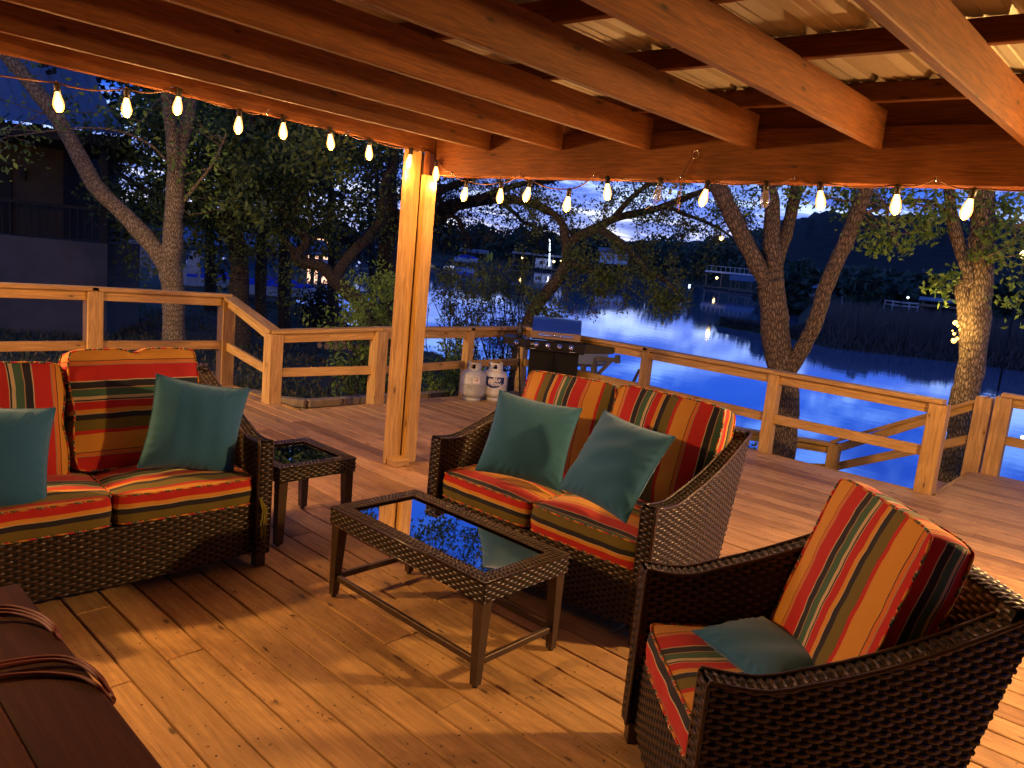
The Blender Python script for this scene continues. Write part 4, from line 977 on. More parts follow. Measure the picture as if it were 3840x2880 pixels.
o = np_mesh('ground', np.stack([X_, Y_, Z_], -1).reshape(-1, 3), grid_quads(361, len(radii), 0, True), M['ground']); tag(o, kind='structure')
t, b = newmat('water'); geo = N(t, 'ShaderNodeNewGeometry')
mpw = N(t, 'ShaderNodeMapping', inp={'Rotation': (0, 0, -hd_), 'Scale': (.28, 1.0, 1)}); t.links.new(geo.outputs['Position'], mpw.inputs[0])
w1 = N(t, 'ShaderNodeTexNoise', inp={'Scale': .9, 'Detail': 6.0, 'Roughness': .62}); t.links.new(mpw.outputs[0], w1.inputs[0])
bp_ = N(t, 'ShaderNodeBump', inp={'Strength': .16, 'Distance': .02}); t.links.new(w1.outputs[0], bp_.inputs['Height']); t.links.new(bp_.outputs[0], b.inputs['Normal'])
b.inputs['Base Color'].default_value = (.36, .50, .80, 1); b.inputs['Metallic'].default_value = .60; b.inputs['Roughness'].default_value = .03; b.inputs['IOR'].default_value = 1.6
rr = np.concatenate([[6.0], np.geomspace(9, 1500, 60)]); RR, TT = np.meshgrid(rr, th[::4] + hd_); X_, Y_ = RR * np.cos(TT), RR * np.sin(TT)
o = np_mesh('water', np.stack([X_, Y_, zw(X_, Y_)], -1).reshape(-1, 3), grid_quads(len(th[::4]), len(rr), 0, True), M['water']); tag(o, kind='structure')
# far wooded hill
t, b = newmat('hill_wood'); geo = N(t, 'ShaderNodeNewGeometry'); n1 = N(t, 'ShaderNodeTexVoronoi', inp={'Scale': .16}); t.links.new(geo.outputs['Position'], n1.inputs[0]); r1 = ramp(t, [(.0, (.012, .022, .018)), (.8, (.004, .008, .009))]); t.links.new(n1.outputs['Distance'], r1.inputs[0]); t.links.new(r1.outputs[0], b.inputs['Base Color']); b.inputs['Roughness'].default_value = 1
hp = [(-3000, 900), (1000, 905), (1700, 880), (2300, 900), (2700, 905), (2860, 850), (2950, 826), (3050, 800), (3150, 795), (3300, 805), (3500, 812), (3700, 822), (3900, 828), (4300, 880), (6500, 1000)]
pxs = np.linspace(-3000, 6500, 420); ys = np.interp(pxs, [a for a, b_ in hp], [b_ for a, b_ in hp]); V = []
for i, (p_, y_) in enumerate(zip(pxs, ys)):
    for j, f in enumerate((0, .25, .5, .75, .92, 1.0, .9)):
        D_ = 330 + 40 * j; top = atd(p_, y_, 530); zb_ = float(zw(top[0], top[1])) ; x_, y2 = top[0] * D_ / 530, top[1] * D_ / 530
        base = float(zw(x_, y2)) - .5; V.append((x_, y2, base + (top[2] - zb_) * f * (1.0 + .035 * math.sin(i * .9 + j) + .03 * math.sin(i * 2.3 + j * 2) * (j > 2))))
o = np_mesh('hills', V, grid_quads(len(pxs), 7, 0, False), M['hill_wood']); tag(o, kind='structure')

# ------------------------------------------------------------------ foliage
def leaves(G_, C, R, n, size, flat=.0, shell=.0, asp=.5):
    """C (k,3) centres, R (k,) or (k,3) radii, n leaves per centre; each leaf a bent rhombus (2 quads as one quad)"""
    C = np.asarray(C, float); k = len(C); R = np.asarray(R, float); R = np.repeat(R[:, None], 3, 1) if R.ndim == 1 else R
    d = rng.normal(size=(k, n, 3)); d /= np.linalg.norm(d, axis=2, keepdims=True); rad = rng.uniform(shell, 1, (k, n, 1)) ** .6
    P = (C[:, None] + d * rad * R[:, None]).reshape(-1, 3); m_ = len(P)
    a = rng.normal(size=(m_, 3)); a[:, 2] -= flat; a /= np.linalg.norm(a, axis=1, keepdims=True); q = rng.normal(size=(m_, 3)); b_ = np.cross(a, q); b_ /= np.linalg.norm(b_, axis=1, keepdims=True)
    s = size * rng.uniform(.6, 1.3, (m_, 1)); nrm = np.cross(a, b_)
    V = np.stack([P - a * s * .5, P + b_ * s * asp * .5 + nrm * s * .08, P + a * s * .5, P - b_ * s * asp * .5 + nrm * s * .08], 1).reshape(-1, 3)
    G_.add(V, np.arange(m_ * 4).reshape(-1, 4)); return P
def limb(mb, pts, r0, r1, n=10, seed=0, wob=.03, sub=4):
    """smooth tapering limb through 3D points"""
    pts = [Vector(p) for p in pts]; r = random.Random(seed); path = []
    for i in range(len(pts) - 1):
        a, b_, c, d = pts[max(i - 1, 0)], pts[i], pts[i + 1], pts[min(i + 2, len(pts) - 1)]
        for q in range(sub):
            f = q / sub; path.append(.5 * ((2 * b_) + (c - a) * f + (2 * a - 5 * b_ + 4 * c - d) * f * f + (3 * b_ - a - 3 * c + d) * f ** 3))
    path.append(pts[-1]); m_ = len(path)
    rs = [(r0 + (r1 - r0) * i / (m_ - 1)) * (1 + r.uniform(-wob * 2, wob * 2)) for i in range(m_)]
    path = [p + Vector((r.uniform(-1, 1), r.uniform(-1, 1), 0)) * rs[i] * wob * 2 for i, p in enumerate(path)]
    mb.tube(path, rs, n=n); return path
def twigs(mb, path, n, L, r0, seed, tips, up=.2, start=.2, sub=2):
    r = random.Random(seed); m_ = len(path)
    for k in range(n):
        i = r.randrange(int(m_ * start), m_); p = path[i]; d = Vector((r.gauss(0, 1), r.gauss(0, 1), r.gauss(up, .7))).normalized(); l = L * r.uniform(.5, 1.2)
        q = [p]; dd = d
        for s in range(4):
            dd = (dd + Vector((r.gauss(0, .35), r.gauss(0, .35), r.gauss(0, .3)))).normalized(); q.append(q[-1] + dd * l / 4)
        mb.tube(q, [r0, r0 * .75, r0 * .5, r0 * .35, r0 * .2], n=5, cap=False); tips += [q[2], q[3], q[4]]
        if sub:
            for s in (2, 3):
                e = [q[s]]; d2 = (dd + Vector((r.gauss(0, 1), r.gauss(0, 1), r.gauss(0, .6)))).normalized()
                for _ in range(2): e.append(e[-1] + d2 * l * .22 + Vector((r.gauss(0, .04), r.gauss(0, .04), r.gauss(0, .04))))
                mb.tube(e, [r0 * .4, r0 * .3, r0 * .15], n=4, cap=False); tips.append(e[-1])
def px3(L, D, dD=0.0):
    n = len(L); return [atd(x, y, D + dD * i / max(n - 1, 1)) for i, (x, y) in enumerate(L)]
def foot(px, D):
    p = atd(px, 1500, D); return np.array([p[0], p[1], float(gz(p[0], p[1])) - .15])
def wpx(w, D): return w / F * D / 2
def tree(name, label, base, trunk, limbs, barkm, leaf, nt_=30, tl=.8, nleaf=30, lr=.30, ls=.06, group=None, extra=None, seed=1, tr=.012, moss=0, up=.2, cat='tree', start=.25, leaf_asp=.5):
    root = empty(name, base); tag(root, label, cat, group); mb = MB(); tips = []; off = Vector(base)
    paths = []
    for (pts, r0, r1) in [trunk] + limbs: paths.append(limb(mb, [Vector(p) - off for p in pts], r0, r1, seed=seed + len(paths), n=14 if r0 > .1 else 9))
    tb = mb.build('trunk', M[barkm], root)
    mb2 = MB()
    for i, pth in enumerate(paths[1:] or paths): twigs(mb2, pth, nt_, tl, tr, seed * 7 + i, tips, up=up, start=start)
    cr_ = mb2.build('crown', M[barkm], root)
    G_ = Geo()
    if tips and nleaf: leaves(G_, tips, np.full(len(tips), lr), nleaf, ls, asp=leaf_asp)
    if extra:
        for (c, r_, n_, s_) in extra: leaves(G_, [np.array(c) - np.array(off)], np.array([r_]), n_, s_, asp=leaf_asp)
    if G_.n: G_.build('foliage', M[leaf], cr_, smooth=False)
    if moss:
        r = random.Random(seed); G2 = Geo(); C = [tips[r.randrange(len(tips))] for _ in range(moss)]; leaves(G2, C, np.full(len(C), .10), 60, .05, asp=.25); G2.build('moss', M['moss'], cr_, smooth=False)
    return root
# T1 pale forked tree at left
D = 13.0
tree('forked_tree', 'pale barked tree with two leaning limbs rising behind the left railing', foot(652, D), ([foot(654, D)] + px3([(652, 1270), (648, 1090), (632, 985)], D), wpx(76, D), wpx(72, D)),
     [(px3([(628, 1010), (575, 925), (506, 846), (443, 782), (354, 690), (241, 482), (120, 320), (20, 200), (-120, 20)], D, .6), wpx(62, D), wpx(40, D)),
      (px3([(640, 1010), (648, 890), (655, 763), (660, 640)], D), wpx(66, D), wpx(54, D)), (px3([(658, 660), (690, 500), (712, 400), (730, 250), (770, 60)], D, .3), wpx(46, D), wpx(34, D)), (px3([(656, 660), (638, 450), (622, 350), (600, 180)], D, -.3), wpx(44, D), wpx(30, D)),
      (px3([(668, 780), (740, 690), (800, 610), (850, 500)], D, -.4), .03, .015), (px3([(640, 620), (560, 540), (440, 490), (300, 480), (120, 500), (0, 520)], D, -.5), .022, .010)], 'bark_pale', 'leaf_light', nt_=5, tl=1.0, nleaf=9, lr=.28, ls=.09, seed=3, start=.6)
# T4 T5 T6 T7 oaks left of the post
D = 16.0
tree('oak_tree', 'dark thick leaning oak trunk between the forked tree and the covered dock', foot(900, D), ([foot(905, D)] + px3([(899, 1120), (893, 930), (852, 859), (800, 806)], D), wpx(70, D), wpx(52, D)),
     [(px3([(810, 816), (740, 740), (700, 620), (690, 450), (720, 300)], D), .14, .06), (px3([(850, 860), (880, 740), (900, 600), (940, 470), (990, 380)], D, -1.5), .12, .05), (px3([(800, 806), (700, 770), (560, 720), (430, 640)], D), .10, .04)], 'bark_oak', 'leaf_oak', nt_=26, tl=1.5, nleaf=42, lr=.38, ls=.10, seed=5,
     extra=[(atd(880, 530, 13.5), .5, 160, .12), (atd(960, 560, 13.5), .5, 160, .12), (atd(905, 640, 13), .35, 110, .12), (atd(1080, 560, 13), .45, 140, .12)])
D = 19.0
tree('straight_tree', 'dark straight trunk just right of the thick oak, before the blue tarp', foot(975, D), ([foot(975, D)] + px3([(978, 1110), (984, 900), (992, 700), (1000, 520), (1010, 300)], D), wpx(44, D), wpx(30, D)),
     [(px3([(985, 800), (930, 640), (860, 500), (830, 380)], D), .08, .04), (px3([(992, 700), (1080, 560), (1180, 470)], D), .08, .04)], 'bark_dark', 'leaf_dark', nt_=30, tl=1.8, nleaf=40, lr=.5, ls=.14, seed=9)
D = 15.5
tree('oak_tree', 'twisted live oak with a looping low limb between the covered dock and the post', foot(1370, D), ([foot(1385, D)] + px3([(1360, 1165), (1304, 1095), (1246, 1040)], D), wpx(60, D), wpx(54, D)),
     [(px3([(1255, 1050), (1215, 1005), (1165, 990), (1124, 985), (1108, 958), (1135, 930), (1150, 900), (1128, 866), (1090, 848), (1062, 800), (1040, 700), (1050, 600)], D), wpx(46, D), wpx(16, D)),
      (px3([(1112, 960), (1080, 915), (1040, 868), (990, 842), (965, 800)], D), wpx(30, D), wpx(14, D)), (px3([(1250, 1050), (1308, 964), (1388, 880), (1431, 816), (1442, 690), (1478, 600), (1500, 480)], D, .5), wpx(44, D), wpx(24, D)),
      (px3([(1100, 850), (1110, 760), (1180, 660), (1240, 560)], D), .07, .03)], 'bark_oak', 'leaf_oak', nt_=17, tl=1.4, nleaf=34, lr=.34, ls=.09, seed=12, up=.4, start=.45,
     extra=[(atd(1215, 610, 12), .4, 150, .12), (atd(1160, 540, 12), .45, 150, .12), (atd(1290, 640, 12), .3, 90, .12), (atd(890, 770, 12.5), .25, 80, .12), (atd(965, 800, 12.5), .3, 90, .12)])
D = 17.0
tree('oak_tree', 'dark oak rising directly behind the paired post, its thick limb reaching right over the lake', foot(1440, D), ([foot(1450, D)] + px3([(1452, 1180), (1450, 1000), (1462, 850), (1500, 800)], D), wpx(72, D), wpx(60, D)),
     [(px3([(1470, 850), (1465, 700), (1480, 560), (1500, 400)], D), .16, .08), (px3([(1500, 810), (1580, 850), (1655, 788), (1740, 762), (1850, 745), (1930, 750), (2000, 768), (2060, 800)], D, -2), .19, .05),
      (px3([(1640, 800), (1600, 860), (1640, 830), (1700, 810), (1740, 860), (1770, 900)], D - 1), .07, .03), (px3([(1780, 755), (1860, 720), (1960, 690), (2080, 680)], D - 1.5), .09, .04), (px3([(1850, 745), (1920, 790), (1960, 830), (2010, 860), (2020, 900)], D - 2), .045, .02),
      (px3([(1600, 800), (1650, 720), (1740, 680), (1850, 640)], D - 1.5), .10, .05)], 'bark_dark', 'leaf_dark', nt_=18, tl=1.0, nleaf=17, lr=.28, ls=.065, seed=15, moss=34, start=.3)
# T8 oak behind the grill
D = 11.5
tree('oak_tree', 'leaning oak behind the gas grill with drooping leafy limbs over the water', foot(1932, D), ([foot(1925, D)] + px3([(1935, 1420), (1965, 1250), (2010, 1150), (2040, 1110), (2100, 1035), (2122, 985)], D), wpx(58, D), wpx(42, D)),
     [(px3([(2122, 990), (2122, 920), (2108, 840), (2060, 790), (1990, 755), (1930, 745)], D), wpx(36, D), .03), (px3([(2115, 930), (2180, 880), (2250, 846), (2316, 816), (2416, 793), (2482, 776), (2582, 736), (2665, 705), (2760, 640)], D, .5), wpx(36, D), .04),
      (px3([(2190, 880), (2250, 862), (2333, 915), (2383, 965), (2436, 1020), (2485, 1040), (2540, 1100)], D, -.8), .07, .02), (px3([(2500, 770), (2560, 800), (2640, 830), (2700, 860), (2745, 890)], D, .8), .035, .015), (px3([(2122, 985), (2180, 1000), (2250, 1030), (2300, 1060)], D, -.5), .04, .015), (px3([(2300, 820), (2350, 760), (2420, 700), (2520, 660)], D), .05, .03)],
     'bark_oak', 'leaf_oak', nt_=13, tl=.62, nleaf=28, lr=.17, ls=.05, seed=21, moss=36, start=.3,
     extra=[(tuple(atd(rnd.uniform(1250, 2500), 640, q_) + np.array([0, 0, rnd.uniform(.045, .30) * q_ - .0])), rnd.uniform(.25, .45), 110, .075) for q_ in [rnd.uniform(8.5, 14) for _ in range(240)]] + [(atd(2470, 1110, 10.8), .30, 520, .055), (atd(2545, 1120, 10.8), .26, 420, .055), (atd(2500, 1150, 10.8), .26, 380, .055), (atd(2280, 1050, 11), .30, 420, .055), (atd(2250, 1090, 11), .26, 320, .055), (atd(2160, 960, 11.2), .24, 260, .055), (atd(2040, 1165, 11), .28, 420, .055), (atd(2085, 1185, 11), .2, 200, .055), (atd(1990, 1100, 11.3), .2, 200, .055)])
# T2 four-limbed tree by the railing
D = 8.75
tree('forked_tree', 'rough barked tree splitting into four limbs beyond the lake-side railing', foot(2925, D), ([foot(2930, D)] + px3([(2921, 1718), (2944, 1510), (2934, 1399), (2912, 1275), (2896, 1113), (2888, 1060)], D), wpx(104, D), wpx(92, D)),
     [(px3([(2892, 1090), (2856, 1025), (2797, 915), (2741, 799), (2691, 700), (2610, 560)], D, -.2), wpx(62, D), wpx(56, D)), (px3([(2898, 1085), (2908, 1000), (2893, 915), (2897, 783), (2880, 683), (2860, 500)], D), wpx(60, D), wpx(50, D)),
      (px3([(2900, 1090), (2912, 990), (2940, 903), (2965, 808), (2990, 695), (3020, 520)], D, .4), wpx(50, D), wpx(42, D)), (px3([(2930, 1410), (2975, 1368), (3022, 1280), (3056, 1210), (3103, 1057), (3166, 921), (3212, 808), (3252, 700), (3310, 540)], D, -.3), wpx(56, D), wpx(48, D))],
     'bark_mid', 'leaf_light', nt_=6, tl=.8, nleaf=13, lr=.2, ls=.06, seed=25, start=.8, up=.0,
     extra=[(tuple(atd(rnd.uniform(2200, 3500), 700, rnd.uniform(8.4, 12)) + np.array([0, 0, rnd.uniform(.9, 4.2)])), rnd.uniform(.35, .7), 200, .09) for _ in range(46)] + [(atd(3000, 720, 8.8), .2, 80, .07), (atd(2480, 700, 11), .4, 160, .06), (atd(2700, 760, 11.5), .4, 170, .06), (atd(2820, 720, 11.5), .35, 120, .06)])
# T3 thick tree at the right with a side stem
D = 9.5
lf = []
for (x, y, r_, n_) in ((3030 + 320, 915, .16, 60), (3300, 905, .16, 60), (3400, 935, .10, 36), (3280, 940, .1, 34), (3180, 800, .22, 70), (3140, 750, .2, 60), (3240, 880, .2, 80), (3480, 880, .14, 50), (3460, 840, .2, 70), (3510, 800, .25, 90), (3560, 1030, .14, 50), (3510, 1060, .16, 60), (3540, 1110, .12, 40), (3650, 955, .08, 26), (3700, 960, .08, 26), (3755, 965, .08, 26), (3760, 850, .16, 50), (3700, 880, .1, 40), (3420, 730, .3, 120), (3600, 720, .3, 120), (3780, 790, .2, 60), (3250, 700, .3, 120), (3780, 1130, .3, 60), (3820, 1000, .3, 60)): lf.append((atd(x, y, D - .3), r_, n_, .075))
tree('thick_tree', 'thick rough barked tree at the right with a slimmer side stem, by the stairs', foot(3590, D), ([foot(3580, D)] + px3([(3590, 1700), (3612, 1500), (3637, 1396), (3664, 1192), (3677, 1012), (3686, 786), (3690, 600)], D), wpx(88, D), wpx(66, D)),
     [(px3([(3625, 1290), (3618, 1179), (3609, 1079), (3634, 1040), (3596, 921), (3569, 808), (3558, 704), (3540, 560)], D, -.15), wpx(48, D), wpx(30, D)), (px3([(3580, 830), (3500, 760), (3400, 755), (3300, 780), (3240, 800)], D, -.6), .03, .012), (px3([(3480, 760), (3420, 830), (3330, 830), (3350, 870), (3370, 920)], D, -.6), .012, .006),
      (px3([(3640, 1010), (3625, 950), (3660, 960), (3700, 975)], D - .25), .012, .006), (px3([(3700, 800), (3760, 850), (3840, 840)], D), .03, .015)],
     'bark_pale', 'leaf_light', nt_=5, tl=.7, nleaf=12, lr=.15, ls=.07, seed=29, start=.5, extra=lf)
# cut limb stubs
# fairy lights on the thick tree
fl = empty('fairy_lights', atd(3585, 1240, D - .28)); tag(fl, 'bright cluster of small warm lights fixed to the thick tree on the right', 'fairy lights'); fo = Vector(fl.location)
emis('fairy', (1.0, .50, .10), 1.6); _L = bpy.data.lights.new('fairy_glow', 'POINT'); _L.energy = 8; _L.color = (1.0, .62, .2); _L.shadow_soft_size = .04; _lo = bpy.data.objects.new('fairy_glow', _L); link(_lo, fl); _lo.location = (-.10, -.12, .02)
for i, (x, y, r_) in enumerate(((3583, 1210, .026), (3592, 1222, .014), (3578, 1252, .016), (3590, 1270, .018), (3577, 1278, .028), (3600, 1236, .008), (3572, 1240, .008))):
    mb = MB(); p = Vector(atd(x, y, D - .30)) - fo; mb.lathe([(0, -r_), (r_ * .7, -r_ * .7), (r_, 0), (r_ * .7, r_ * .7), (0, r_)], c=p, n=12); mb.build('light', M['fairy'], fl)
mb = MB(); mb.tube([Vector(atd(x, y, D - .26)) - fo for x, y in ((3610, 1180), (3590, 1205), (3600, 1235), (3580, 1255), (3590, 1290), (3640, 1320))], .004, n=5); mb.build('cord', M['black_rubber'], fl)
# shrubs
def shrub(name, label, px0, px1, ytop, D, nst, leaf, barkm='bark_oak', nl=8, ls=.05, group=None, seed=1, lean=.25, lr=.12, cat='shrub'):
    c = foot((px0 + px1) / 2, D); root = empty(name, c); tag(root, label, cat, group); mb = MB(); r = random.Random(seed); tips = []; off = Vector(c)
    for k in range(nst):
        x = r.uniform(px0, px1); b0 = Vector(foot((px0 + px1) / 2 + (x - (px0 + px1) / 2) * .45, D + r.uniform(-.4, .4))); tp_ = Vector(atd(x + r.uniform(-20, 20), ytop + abs(r.gauss(0, 1)) * 60, D + r.uniform(-.5, .5)))
        pts = [b0.lerp(tp_, f) + Vector((r.gauss(0, 1), r.gauss(0, 1), 0)) * .05 * (1 + 2 * f) for f in (0, .3, .6, .85, 1)]; pts = [p - off for p in pts]
        mb.tube(pts, [.014, .011, .008, .005, .003], n=5, cap=False)
        for f in np.linspace(.25, 1, nl):
            i = min(int(f * 4), 3); g_ = f * 4 - i; tips.append(pts[i].lerp(pts[i + 1], min(g_, 1)) + Vector((r.gauss(0, 1), r.gauss(0, 1), r.gauss(0, 1))) * lr * .7)
    mb.build('stems', M[barkm], root); G_ = Geo(); leaves(G_, tips, np.full(len(tips), lr), 22 if name == 'tall_shrub' else 14, ls * 1.12, asp=.42); G_.build('foliage', M[leaf], root, smooth=False); return root
shrub('tall_shrub', 'tall airy shrub against the bright water, right of the paired post', 1640, 1820, 1000, 11.5, 26, 'leaf_oak', seed=1, group='tall thin shrubs along the bank')
shrub('tall_shrub', 'tall twiggy shrub against the bright water, just left of the grill', 1800, 1990, 960, 12.5, 30, 'leaf_oak', seed=2, group='tall thin shrubs along the bank', nl=9)
shrub('tall_shrub', 'leafy green shrub behind the railing, left of the paired post', 1300, 1500, 1010, 10.2, 20, 'leaf_light', seed=3, group='tall thin shrubs along the bank', ls=.055)
shrub('low_shrub', 'low green bush behind the propane tanks', 1600, 1780, 1330, 9.6, 30, 'leaf_light', seed=4, nl=7, ls=.05)
shrub('low_shrub', 'low bush at the foot of the stem cluster under the railing, left of the post', 1250, 1420, 1120, 9.8, 14, 'leaf_light', seed=5, nl=7, ls=.06)
shrub('low_shrub', 'round dark bush at the water edge beyond the blue tarp', 1150, 1240, 1130, 28, 30, 'leaf_dark', seed=6, nl=8, ls=.15, lr=.4)
shrub('low_shrub', 'small leafy weeds below the far landing railing', 3020, 3160, 1790, 15, 16, 'leaf_light', seed=7, nl=6, ls=.08)
shrub('low_shrub', 'leafy plants by the deck edge behind the loveseat arm', 2760, 2850, 1660, 9.2, 12, 'leaf_light', seed=8, nl=6, ls=.05, lr=.08)
# yard grass: many blades
n = 26000; p_ = rng.uniform(-100, 1900, n); Dg = 8.6 + rng.uniform(0, 1, n) ** 1.6 * 22; P = np.array([atd(a, 1500, d) for a, d in zip(p_, Dg)]); P[:, 2] = gz(P[:, 0], P[:, 1]) + .01
ok = ~((P[:, 0] > -7.9) & (P[:, 1] < 4.1)) & ~((P[:, 0] > -6.5) & (P[:, 1] < 7.4)) & (rng.uniform(size=n) < .5 + .5 * np.sin(P[:, 0] * 1.1) * np.cos(P[:, 1] * 1.3)); P = P[ok]; k = len(P)
a = rng.uniform(0, 6.28, k); hgt = rng.uniform(.04, .12, k); w_ = .008 + .0008 * np.hypot(P[:, 0], P[:, 1]); dx = np.stack([np.cos(a) * w_, np.sin(a) * w_, a * 0], 1); ln = np.stack([rng.normal(0, .03, k), rng.normal(0, .03, k), hgt], 1)
V = np.stack([P - dx, P + dx, P + ln], 1).reshape(-1, 3); tag(np_mesh('grass', V, np.arange(k * 3).reshape(-1, 3), M['grass_blade'], None, False), 'patchy short grass on the dark yard', 'grass', kind='stuff')
# fallen leaves in the yard
Cc = P[rng.integers(0, k, 1500)] + [0, 0, .02]; G_ = Geo(); leaves(G_, Cc, np.full(len(Cc), .12), 2, .07); tag(G_.build('leaf_litter', simple('litter', (.14, .09, .05), .9), smooth=False), 'dry fallen leaves scattered over the yard', 'leaves', kind='stuff')
# reeds
n = 30000; p_ = rng.uniform(2640, 4300, n); Df = np.interp(p_, *FAR) + rng.uniform(-1.5, 26, n) * np.where(p_ > 3000, 1, .12); P = np.array([atd(a, 1500, d) for a, d in zip(p_, Df)]); P[:, 2] = gz(P[:, 0], P[:, 1]); a = rng.uniform(0, 6.28, n); hh_ = rng.uniform(.9, 1.7, n) * np.clip((p_ - 2900) / 120, .12, 1) * np.clip((Df - np.interp(p_, *FAR) + 2) / 7, .15, 1)
w_ = .05; dx = np.stack([np.cos(a) * w_, np.sin(a) * w_, a * 0], 1); V = np.stack([P - dx, P + dx, P + np.stack([rng.normal(0, .2, n), rng.normal(0, .2, n), hh_], 1)], 1).reshape(-1, 3)
tag(np_mesh('reeds', V, np.arange(n * 3).reshape(-1, 3), M['reed'], None, False), 'mass of dry brown reeds on the far right bank', 'reeds', kind='stuff')
# far woods
G_ = Geo(); C = []; R_ = []
def wood_row(p0, p1, n, D0, D1, ytop, seed, rmin=2.5, rmax=5):
    r = random.Random(seed)
    for k in range(n):
        p = r.uniform(p0, p1); d_ = r.uniform(D0, D1); yt = np.interp(p, [a for a, b_ in ytop], [b_ for a, b_ in ytop]) + r.uniform(-6, 30)
        t_ = atd(p, yt, d_); g0 = float(gz(t_[0], t_[1])); hh2 = t_[2] - g0; rr_ = min(r.uniform(rmin, rmax), hh2 * .5)
        z = t_[2] - rr_
        while z > g0 + .5: C.append((t_[0] + r.gauss(0, rr_ * .4), t_[1] + r.gauss(0, rr_ * .4), z)); R_.append((rr_, rr_, rr_ * .9)); z -= rr_ * 1.1
wood_row(1500, 2900, 100, 190, 235, [(1500, 850), (1640, 840), (1769, 815), (1850, 850), (1918, 838), (2001, 828), (2117, 855), (2220, 850), (2333, 885), (2435, 905), (2480, 868), (2548, 866), (2598, 892), (2648, 880), (2747, 884), (2863, 835), (2900, 850)], 1)
wood_row(-600, 1500, 90, 112, 170, [(-600, 700), (700, 760), (1000, 800), (1500, 830)], 2, 3, 5)
wood_row(2900, 4400, 70, 84, 130, [(2900, 960), (3100, 985), (3300, 1000), (3600, 1020), (4400, 1080)], 3, 1.5, 3.2)
leaves(G_, C, np.array(R_), 150, 1.15, shell=.45, asp=.8); tag(G_.build('far_woods', M['leaf_far'], smooth=False), 'dark continuous woods along the far shore', 'woods', kind='stuff')
# dense dark canopy between left trees
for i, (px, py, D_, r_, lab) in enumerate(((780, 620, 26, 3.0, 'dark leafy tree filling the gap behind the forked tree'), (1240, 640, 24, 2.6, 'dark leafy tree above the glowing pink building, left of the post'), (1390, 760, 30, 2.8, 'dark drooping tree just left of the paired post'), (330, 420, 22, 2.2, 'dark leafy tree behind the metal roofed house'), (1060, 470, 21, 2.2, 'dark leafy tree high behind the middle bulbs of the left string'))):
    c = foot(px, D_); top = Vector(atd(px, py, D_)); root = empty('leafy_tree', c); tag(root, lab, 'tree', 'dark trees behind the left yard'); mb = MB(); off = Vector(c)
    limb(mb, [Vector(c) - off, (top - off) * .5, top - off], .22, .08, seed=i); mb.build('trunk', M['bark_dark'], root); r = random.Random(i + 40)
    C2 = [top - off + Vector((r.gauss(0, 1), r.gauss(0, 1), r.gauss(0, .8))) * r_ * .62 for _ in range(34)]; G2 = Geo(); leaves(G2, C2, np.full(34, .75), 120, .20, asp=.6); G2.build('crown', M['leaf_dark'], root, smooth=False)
# ------------------------------------------------------------------ neighbouring house at the far left
simple('stucco', (.045, .034, .022), .9, noise=.15, nscale=8); simple('conc', (.07, .067, .07), .9, noise=.2, nscale=2.5); simple('roof_blue', (.16, .19, .26), .42, metal=.3); simple('dark_trim', (.007, .006, .005), .8)
simple('pale_paint', (.55, .56, .60), .6); simple('tarp_blue', (.02, .05, .50), .5, noise=.15, nscale=3); simple('tarp_yellow', (.55, .45, .03), .6); simple('canoe_grey', (.30, .31, .34), .4); simple('weathered', (.16, .12, .085), .85, noise=.2, nscale=12); simple('brick_edge', (.30, .22, .15), .9, noise=.25, nscale=9); simple('glass_dark', (.01, .012, .02), .1)
emis('lamp_warm', (1.0, .62, .22), 3.5); emis('lamp_white', (.75, .9, 1.0), 1.6); emis('wall_glow', (1.0, .52, .28), .9)
Pr = atd(402, 1000, 16.0); Pl = atd(-420, 1000, 17.0); v = (Vector(Pl) - Vector(Pr)); v.z = 0; Lh = v.length; v.normalize(); w = Vector((-v.y, v.x, 0)); 
if w.dot(Vector((Pr[0], Pr[1], 0))) < 0: w = -w
hs = empty('neighbour_house', (Pr[0], Pr[1], 0)); tag(hs, 'neighbouring house with curved metal roof and dark balcony above a grey concrete wall', 'house')
def hb(name, mat, a0, a1, b0, b1, z0, z1, parent=hs, **k):
    mb = MB(); c = v * ((a0 + a1) / 2) + w * ((b0 + b1) / 2); mb.obox((c.x, c.y, (z0 + z1) / 2), v * ((a1 - a0) / 2), w * ((b1 - b0) / 2), (0, 0, (z1 - z0) / 2)); return mb.build(name, M[mat], parent, **k)
ztop = float(atd(200, 897, 16.2)[2]); zr = float(atd(390, 782, 16)[2])
hb('retaining_wall', 'conc', 0, Lh, 0, 3.4, -.8, ztop); hb('wall', 'stucco', 1.12, Lh, 1.6, 7, ztop, 3.25)
rb = hb('balcony_rail', 'dark_trim', 0, Lh, .05, .12, zr - .06, zr)
for i in range(38): hb('baluster', 'dark_trim', .02 + i * .12, .045 + i * .12, .07, .10, ztop, zr - .06, parent=rb)
hb('balcony_post', 'dark_trim', .0, .14, .02, .16, ztop, 3.1); hb('fascia', 'dark_trim', -.25, Lh, -.35, 3, 3.02, 3.2)
wd = hb('door', 'dark_trim', 2.0, 2.55, 1.55, 1.6, ztop, 2.6); hb('sconce', 'dark_trim', 1.75, 1.84, 1.5, 1.6, 2.35, 2.6)
mb = MB(); prf = [(-.55, 3.22), (.3, 3.42), (1.2, 3.75), (2.2, 4.3), (3.2, 5.0)]
prf = [(b_, z_) for b_, z_ in prf]
